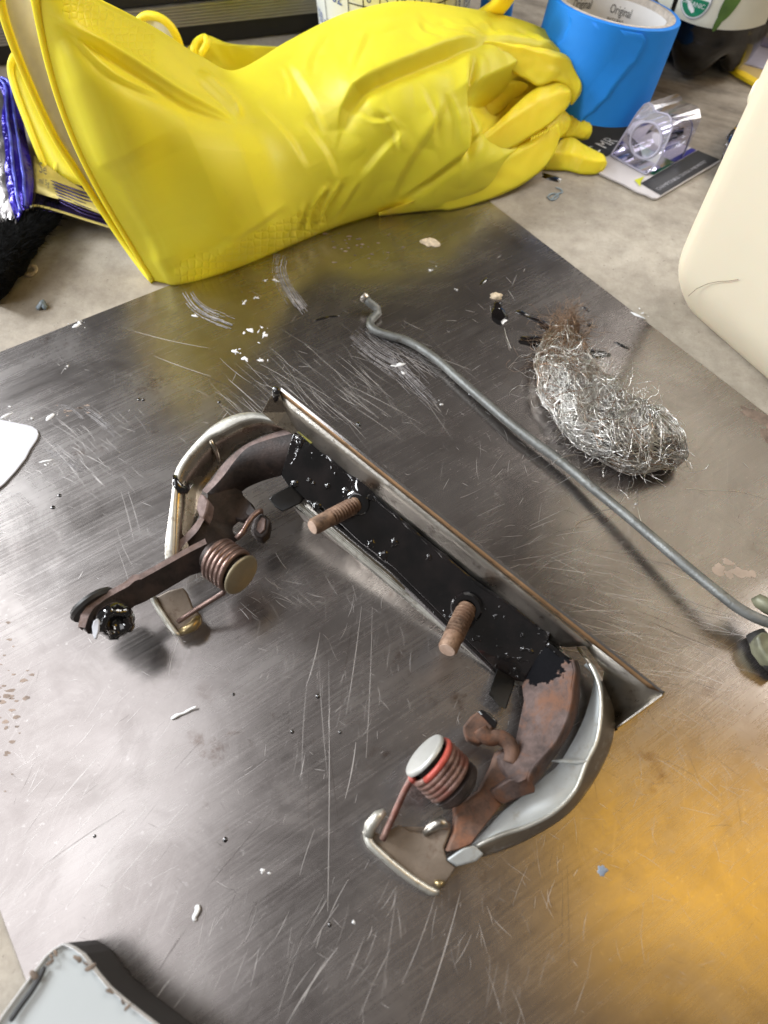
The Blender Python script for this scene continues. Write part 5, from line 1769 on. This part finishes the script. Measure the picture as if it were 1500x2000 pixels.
cl, crr = at(-40, 135.4), at(660, 59.2)
cdv = (crr - cl).normalized()
c0_, c1_ = cl - cdv * .25, cl + cdv * .262
pm = at(464, 81)
h1 = zup(at(350, 93), 50)
h2 = zup(at(350, 93), 8)
bkv = Vector((-cdv.y, cdv.x, 0)) * .16
case = thing("equipment_case", "black case with ribbed aluminium band along the back of the bench", "case", (c0_ + c1_) / 2)


def boxv(a, b2, dpt, z0, z1, proud=0.0):
    f = bkv.normalized() * -proud
    return [a + f + Vector((0, 0, z0)), b2 + f + Vector((0, 0, z0)), b2 + dpt + Vector((0, 0, z0)), a + dpt + Vector((0, 0, z0)),
            a + f + Vector((0, 0, z1)), b2 + f + Vector((0, 0, z1)), b2 + dpt + Vector((0, 0, z1)), a + dpt + Vector((0, 0, z1))]


BF = [(3, 2, 1, 0), (4, 5, 6, 7), (0, 1, 5, 4), (1, 2, 6, 5), (2, 3, 7, 6), (3, 0, 4, 7)]
bevel(mesh("case_body", boxv(c0_, c1_, bkv, 0.001, h1), BF, M['dark'], case), .0008)
bevel(mesh("case_lid", boxv(c0_, c1_, bkv, h2, h2 + .05), BF, M['dark'], case), .0008)
V, Fc = [], []
nr = 7
for k in range(nr):
    z0 = h1 + (h2 - h1) * k / nr
    z1 = h1 + (h2 - h1) * (k + .78) / nr
    q = boxv(c0_, c1_, bkv, z0, z1, .003)
    o = len(V)
    V += q
    Fc += [tuple(i + o for i in f) for f in BF]
o = len(V)
V += boxv(c0_ + cdv * .001, c1_ - cdv * .001, bkv, h1 + .0002, h2 - .0002, .0015)
Fc += [tuple(i + o for i in f) for f in BF]
mesh("ribbed_band", V, Fc, M['alu'], case)
rdp = at(192, 60, .0)
slab("red_latch", [at(178, -20, h2 + .012), at(190, -20, h2 + .012), at(204, 9, h2 + .002), at(192, 10, h2 + .002), at(176, 0, h2 + .006)], Vector((0, .012, 0)), M['red'], case, .001)

# measuring cup
cc = at(767, 118)
mcup = thing("measuring_cup", "translucent white measuring cup with blue ounce scale and number grid behind the gloves", "measuring cup", cc)
dcc = cc - Vector((0, 0, H))
rb = 141 * pxm(cc) * 0.99
cup = lathe_axis("cup_wall", cc, Vector((0, 0, 1)), [(rb * .96, 0.0005), (rb * .97, .002), (rb * 1.06, .12), (rb * 1.03, .12), (rb * .95, .003), (0, .003)], M['cup'], mcup, 72)
fc0 = (Vector((CAM.x, CAM.y, 0)) - cc).normalized()
fcr = Vector((-fc0.y, fc0.x, 0))
fcr = fcr if fcr.x > 0 else -fcr


def cupf(e):
    def f(x, y):
        r = rb * (.97 + .09 * (y - .002) / .118) + e
        th = x / rb
        return cc + (fc0 * math.cos(th) + fcr * math.sin(th)) * r + Vector((0, 0, y))
    return f


def zat(px, py):
    """surface height on the cup front seen at a photo pixel"""
    lo, hi = 0, .12
    for _ in range(30):
        m = (lo + hi) / 2
        q = cupf(0)((px - 767) * pxm(cc), m) - CAM
        if 1000 - F * q.dot(UP) / q.dot(FW) > py:
            lo = m
        else:
            hi = m
    return lo


fcp = cupf(.0004)
z0c = zat(767, 30)
hw = rb
lettering([("6 oz", .0125, -.82 * hw * 1.20, z0c + .000, .8), ("150 ml", .0115, -1.30 * hw, z0c - .021, .62)], fcp, M['blueink'], mcup)
digs = []
for i, row in enumerate(("58545 647", "49263 538", "23145 426")):
    for k, ch in enumerate(row):
        digs.append((ch, .0085, -.52 * hw + k * .0108, z0c + .0062 - i * .0130, .8))
lettering(digs, fcp, M['blueink'], mcup, "grid_number")
V, Fc = [], []


def line(x0, y0, x1, y1, w):
    n = 14
    o = len(V)
    for k in range(n + 1):
        t = k / n
        x, y = x0 + (x1 - x0) * t, y0 + (y1 - y0) * t
        if abs(x1 - x0) > abs(y1 - y0):
            V.append(fcp(x, y - w))
            V.append(fcp(x, y + w))
        else:
            V.append(fcp(x - w, y))
            V.append(fcp(x + w, y))
    for k in range(n):
        a = o + 2 * k
        Fc.append((a, a + 1, a + 3, a + 2))


for k in range(11):
    x = -.56 * hw + k * .0108
    line(x, z0c - .03, x, z0c + .045, .00035)
for i in range(5):
    line(-.56 * hw, z0c + .0165 - .013 * i, -.56 * hw + .108, z0c + .0165 - .013 * i, .00035)
line(-.98 * hw, z0c - .03, -.98 * hw, z0c + .05, .0003)
mesh("scale_line", V, Fc, M['ink'], mcup)

# small blue bottle between cup and tape
bbp = at(962, 75)
sb = thing("blue_container", "small blue container with a white label behind the yellow glove", "container", bbp)
lathe_axis("container_body", bbp, Vector((0, 0, 1)), [(.0115, .0005), (.012, .002), (.012, .08), (.009, .085), (0, .085)], M['blue'], sb, 40)
zz = zup(bbp + Vector((0, -.012, 0)), 4)
lathe_axis("white_label", bbp + Vector((0, 0, zz)), Vector((0, 0, 1)), [(.0121, 0), (.0123, .0002), (.0123, .03), (.0121, .0302)], M['label'], sb, 40)

# box at the top right corner
q0, q1 = at(1400, 62), at(1520, 100)
wbx = thing("printed_box", "white box with navy blue band at the top right behind the bottle", "box", q0)
dv = (at(1520, 62) - at(1420, 36)).normalized()
p0 = at(1405, 33)
p1 = p0 + dv * .18
bk2 = Vector((-dv.y, dv.x, 0)) * .08


def bx(a, b2, dp, z0, z1):
    return [a + Vector((0, 0, z0)), b2 + Vector((0, 0, z0)), b2 + dp + Vector((0, 0, z0)), a + dp + Vector((0, 0, z0)),
            a + Vector((0, 0, z1)), b2 + Vector((0, 0, z1)), b2 + dp + Vector((0, 0, z1)), a + dp + Vector((0, 0, z1))]


bevel(mesh("box_body", bx(p0, p1, bk2, .0005, .09), BF, M['label'], wbx), .0006)
zl, zh = zup(at(1470, 46), 40), zup(at(1470, 46), 11)
pf_ = -bk2.normalized() * .0006
mesh("navy_band", bx(p0 + pf_ - dv * .0006, p1 + pf_, bk2 * .5, .004, .0215), BF, M['navy'], wbx)
lettering([("2011", .008, .036, .0265, .8)], lambda x, y: p0 + dv * x - bk2.normalized() * .0009 + Vector((0, 0, y)), M['greyink'], wbx)
# clear lavender tray in front of it
lt = thing("plastic_tray", "shallow lavender plastic tray lying between the bottle and the right edge", "tray", at(1460, 95))
slab("tray_sheet", [at(1395, 108, .004), at(1440, 62, .004), at(1452, 58, .004), at(1560, 90, .004), at(1560, 152, .004), at(1440, 120, .004)], Vector((0, 0, -.0036)), M['lavender'], lt, .0012, 3)
loft("tray_band", [wpts([(1432, 64, .0044), (1500, 84, .0044), (1560, 100, .0044)], 10), wpts([(1428, 72, .0044), (1500, 93, .0044), (1560, 110, .0044)], 10)], simple("violet_band", (0.22, 0.21, 0.36), .4, 0, .1, 30, 0), lt, False, .0002)
sp = thing("plastic_spreader", "tan and yellow plastic spreader lying on the dirty bench near the jug", "spreader", at(1470, 145))
slab("spreader_blade", [at(1416, 124, .003), at(1424, 121, .003), at(1460, 126, .003), at(1560, 148, .003), at(1560, 190, .003), at(1488, 165, .003), at(1440, 140, .003)], Vector((0, 0, -.0024)), M['tan'], sp, .0008, 2)
slab("spreader_edge", [at(1416, 125, .0036), at(1430, 130, .0036), at(1456, 139, .0036), at(1488, 158, .0036), at(1500, 170, .0036), at(1478, 164, .0036), at(1440, 143, .0036)], Vector((0, 0, -.003)), M['yellow'], sp, .0006, 2)

# ------------------------------------------------------------------ left side: foil pouch, black brush, white card, grey box
fp_ = thing("foil_pouch", "open blue and silver foil pouch with a yellow panel under the gloves", "pouch", at(90, 380))
b0 = [(-30, 168, .028), (15, 158, .030), (34, 168, .030), (40, 200, .028), (48, 250, .026), (60, 310, .024), (66, 350, .022), (64, 385, .020), (62, 404, .018)]
b1 = [(-40, 180, .032), (0, 172, .034), (4, 200, .034), (4, 250, .032), (10, 300, .030), (8, 340, .028), (16, 380, .025), (24, 410, .022), (32, 432, .020)]
bo, bi = wpts(b0, 36), wpts(b1, 36)
for k, p in enumerate(bi):
    p.z += noise.noise(p * 90) * .004
mdl = [a.lerp(b2, .5) + Vector((0, 0, .0035 + noise.noise(a * 160) * .0015)) for a, b2 in zip(bo, bi)]
loft("zip_strip", [bo, [a.lerp(b2, .5) for a, b2 in zip(bo, mdl)], mdl, [a.lerp(b2, .5) for a, b2 in zip(mdl, bi)], bi], M['foilblue'], fp_, True, .0006)
for off in (.30, .62):
    tube("zip_ridge", [a.lerp(b2, off) + Vector((0, 0, .0032)) for a, b2 in zip(bo, bi)], [.0009] * 36, simple("bright_blue_foil", (0.10, 0.12, 0.62), .3, .3, .3, 150, .5, 300, .001), fp_, 8)
s0 = wpts([(-60, 230, .006), (-50, 300, .008), (-40, 380, .008), (-30, 430, .006), (-10, 460, .006), (10, 478, .007)], 36)
s1 = bi
loft("silver_lining", [s0, [a.lerp(b2, .5) + Vector((0, 0, noise.noise(a * 120) * .006)) for a, b2 in zip(s0, s1)], s1], M['foilsilver'], fp_, True, .0005)
g0 = wpts([(58, 175, .022), (70, 240, .020), (80, 300, .018), (72, 360, .016), (64, 404, .0165)], 20)
g1 = wpts([(150, 180, .016), (190, 250, .014), (220, 330, .010), (240, 400, .007), (236, 450, .0055)], 20)
gm = [[a.lerp(b2, f) + Vector((0, 0, noise.noise(a * 60 + Vector((f * 3, 0, 0))) * .003)) for a, b2 in zip(g0, g1)] for f in (0, .2, .4, .6, .8, 1)]
loft("pouch_panel", gm, M['foildark'], fp_, True, .0005)
loft("yellow_panel", [wpts([(66, 303, .0215), (92, 322, .0205), (130, 350, .0185), (200, 392, .0140)], 14), wpts([(65, 345, .0205), (92, 366, .0190), (130, 386, .0170), (210, 412, .0120)], 14), wpts([(64, 374, .0195), (100, 385, .0180), (140, 396, .0160), (216, 426, .0100)], 14)], M['foilgold'], fp_, True, .0004)
lettering([("Se", .010, 0, .010, .7), ("ml 5g", .0055, 0, .003, .7)], lambda x, y: at(76 + x * 3000 * .8, 366 - y * 3000 + x * 900, .0225), M['ink'], fp_)
for k in range(7):
    yy = 356 + k * 7
    tube("foil_crease", wpts([(98 + k * 3, yy - 4, .0205 - k * .0006), (130 + k * 2, yy + 8, .0185 - k * .0006), (165, yy + 20, .0165 - k * .0006), (205, yy + 32, .0135 - k * .0006)], 12), [.0002] + [.0006] * 10 + [.0002], M['foildark'], fp_, 6, .5)
tube("bottom_seam", wpts([(60, 404, .0180), (75, 402, .0172), (120, 414, .0145), (170, 430, .0112), (236, 450, .0070)], 24), [.0011] * 24, M['foilgold'], fp_, 8, .5)
tube("torn_edge", wpts([(62, 403, .0185), (48, 412, .0178), (34, 430, .0160), (24, 450, .0140), (17, 474, .0115)], 20), [.0008] * 20, M['white'], fp_, 8)

bh = at(20, 500)
brn = thing("black_brush", "black bristly brush head in the shadow under the foil pouch", "brush", bh)
cps = spline([(-60, 560, .010, 70), (0, 500, .012, 62), (45, 455, .012, 44), (85, 428, .010, 30), (110, 412, .008, 16)], 16)
P = [at(x, y, z) for x, y, z, r in cps]
V, Fc = tube_data(P, [r * pxm(p) for (x, y, z, r), p in zip(cps, P)], 22, True, .5)
for v in V:
    v += Vector((noise.noise(v * 220), noise.noise(v * 220 + Vector((4, 4, 0))), noise.noise(v * 220 + Vector((0, 9, 2))))) * .003
    v.z = max(v.z, .0005)
fixnormals(mesh("brush_body", V, Fc, M['blackfuzz'], brn, True))
V2, F2 = [], []
rg = random.Random(5)
for i in range(900):
    k = rg.randrange(0, 15)
    p = P[k].lerp(P[k + 1], rg.random())
    r = cps[k][3] * pxm(p)
    th = rg.uniform(0, math.pi)
    side = (P[k + 1] - P[k]).normalized().cross(Vector((0, 0, 1)))
    d = side * math.cos(th) + Vector((0, 0, math.sin(th) * .6))
    q0 = p + d * r * .9
    q0.z = max(q0.z, .001)
    d2 = (d + (P[15] - P[0]).normalized() * rg.uniform(.2, 1.2) + Vector((0, 0, rg.gauss(0, .2)))).normalized()
    q1 = q0 + d2 * rg.uniform(.003, .007)
    q1.z = max(q1.z, .0005)
    v, f = tube_data([q0, q0.lerp(q1, .5) + Vector((0, 0, .0004)), q1], [.00022, .0002, .00008], 3, False, 1, Vector((0, .1, 1)), len(V2))
    V2 += v
    F2 += f
br_ = mesh("bristle", V2, F2, M['blackfuzz'], brn)
br_["kind"] = "stuff"

wc = slab("white_card", [at(*p, PT + .0012) for p in [(-60, 806), (0, 819), (50, 829), (62, 832), (72, 839), (75, 848), (72, 857), (58, 878), (50, 894), (30, 920), (8, 944), (-60, 1000)]], Vector((0, 0, -.0009)), M['white'], None, .0002, 1)
tag(wc, "white card with rounded corner lying at the left edge of the steel sheet", "card")

# grey painted box in the near left corner
ztop = .030
gb = thing("painted_box", "pale grey painted box with chipped edges in the near left corner", "box", at(100, 1950, PT))
top_px = [(86, 1868), (104, 1852), (122, 1842), (140, 1850), (160, 1864), (172, 1880), (190, 1904), (212, 1930), (250, 1962), (300, 2000), (420, 2095), (200, 2300), (-120, 2160), (0, 1987)]
tw = [at(x, y, ztop) for x, y in top_px]
cen = sum(tw, Vector((0, 0, 0))) / len(tw)
ins = [p.lerp(cen, .035) + Vector((0, 0, -.0012)) for p in tw]
n = len(tw)
V = tw + ins
mesh("lid_panel", [p + Vector((0, 0, 0)) for p in ins], [tuple(range(n))], M['boxgrey'], gb)
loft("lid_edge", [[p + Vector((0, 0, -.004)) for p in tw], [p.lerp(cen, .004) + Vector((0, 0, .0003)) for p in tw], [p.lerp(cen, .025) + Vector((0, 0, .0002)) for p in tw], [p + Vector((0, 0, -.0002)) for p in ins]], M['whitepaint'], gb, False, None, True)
loft("box_side", [[p + Vector((0, 0, -.0035)) for p in tw], [Vector((p.x, p.y, PT + .0004)).lerp(Vector((cen.x, cen.y, PT + .0004)), .01) for p in tw]], M['boxshade'], gb, False, None, True)
rg = random.Random(4)
for k, (x, y) in enumerate([(100, 1868), (108, 1860), (168, 1882), (176, 1890), (152, 1872), (214, 1935), (240, 1958), (250, 1966), (98, 1880), (66, 1905)]):
    blob("edge_chip", (x, y), rg.uniform(4, 8), M['chip'], gb, .0003, ztop, k + 200, 12, (1.5, .7), rg.uniform(-1, 1), .0005)
tube("lid_gap", wpts([(88, 1888, ztop + .0002), (78, 1908, ztop + .0002), (62, 1935, ztop + .0002), (40, 1965, ztop + .0002), (20, 1995, ztop + .0002)], 16), [.0003] + [.0009] * 14 + [.0005], M['boxshade'], gb, 8, .4)

# ------------------------------------------------------------------ loose bits lying about
def bit(name, px, r, mat, h, z, seed, el, ang, label, cat, group=None):
    o = blob(name, px, r, mat, None, h, z, seed, 16, el, ang, .0001)
    return tag(o, label, cat, group)


bit("paint_chip", (838, 473), 19, M['cork'], .0012, PT, 301, (1.0, .75), -.2, "largest pale paint chip lying on the sheet near the yellow glove", "paint chip")
bit("paint_chip", (970, 580), 13, M['cork'], .0016, PT, 302, (1.1, .8), .1, "small pale chip beside the black paint drop above the steel wool", "paint chip")
sl = tube("metal_sliver", wpts([(334, 1404, PT + .0006), (346, 1397, PT + .0012), (360, 1392, PT + .0010), (372, 1385, PT + .0014), (384, 1380, PT + .0022)], 14), [.0003, .0006, .0008, .0008, .0006, .0005, .0005, .0005, .0006, .0006, .0005, .0005, .0005, .0003], M['whitepaint'], None, 8, .5)
tag(sl, "thin pale sliver lying alone on the sheet left of the springs", "sliver")
sl2 = tube("paint_curl", wpts([(384, 1768, PT + .0006), (386, 1776, PT + .0014), (383, 1784, PT + .0018), (379, 1792, PT + .0010), (382, 1800, PT + .0006)], 12), [.0004] + [.001] * 10 + [.0003], M['whitepaint'], None, 8, .6)
tag(sl2, "white paint curl on the sheet above the grey box corner", "paint curl")
sl3 = tube("dried_skin", wpts([(72, 604, .0008), (78, 596, .0022), (83, 589, .0030), (86, 598, .0018), (92, 601, .0008)], 14), [.0004] + [.0016] * 12 + [.0005], M['bluegrey'], None, 8, .5)
tag(sl3, "blue grey curled scrap on the bench left of the sheet edge", "scrap")
sl4 = tube("wood_curl", wpts([(46, 528, .0010), (56, 520, .002), (66, 520, .0024), (70, 528, .0018), (62, 536, .0010), (50, 536, .0008)], 16), [.0004] + [.0014] * 14 + [.0004], M['cork'], None, 8, .5)
tag(sl4, "tan curl of debris on the bench next to the black brush", "debris")
for pts in ([(1076, 390, .0006), (1070, 384, .0006), (1078, 378, .0007), (1090, 380, .0007), (1086, 388, .0006), (1076, 390, .0006)], ):
    o = tube("paint_swirl", wpts(pts + [(1090, 378, .0006), (1098, 376, .0007), (1096, 370, .0007), (1086, 366, .0006)], 30), [.0006] * 30, M['bluegrey'], None, 8, .5)
    tag(o, "dark blue dried paint swirl on the bench below the glove fingers", "paint swirl")
o = blob("black_scrap", (1078, 347), 17, M['black'], None, .0012, 0, 333, 16, (1.4, .5), -.5)
tag(o, "black scrap poking out from under the glove fingertips", "scrap")
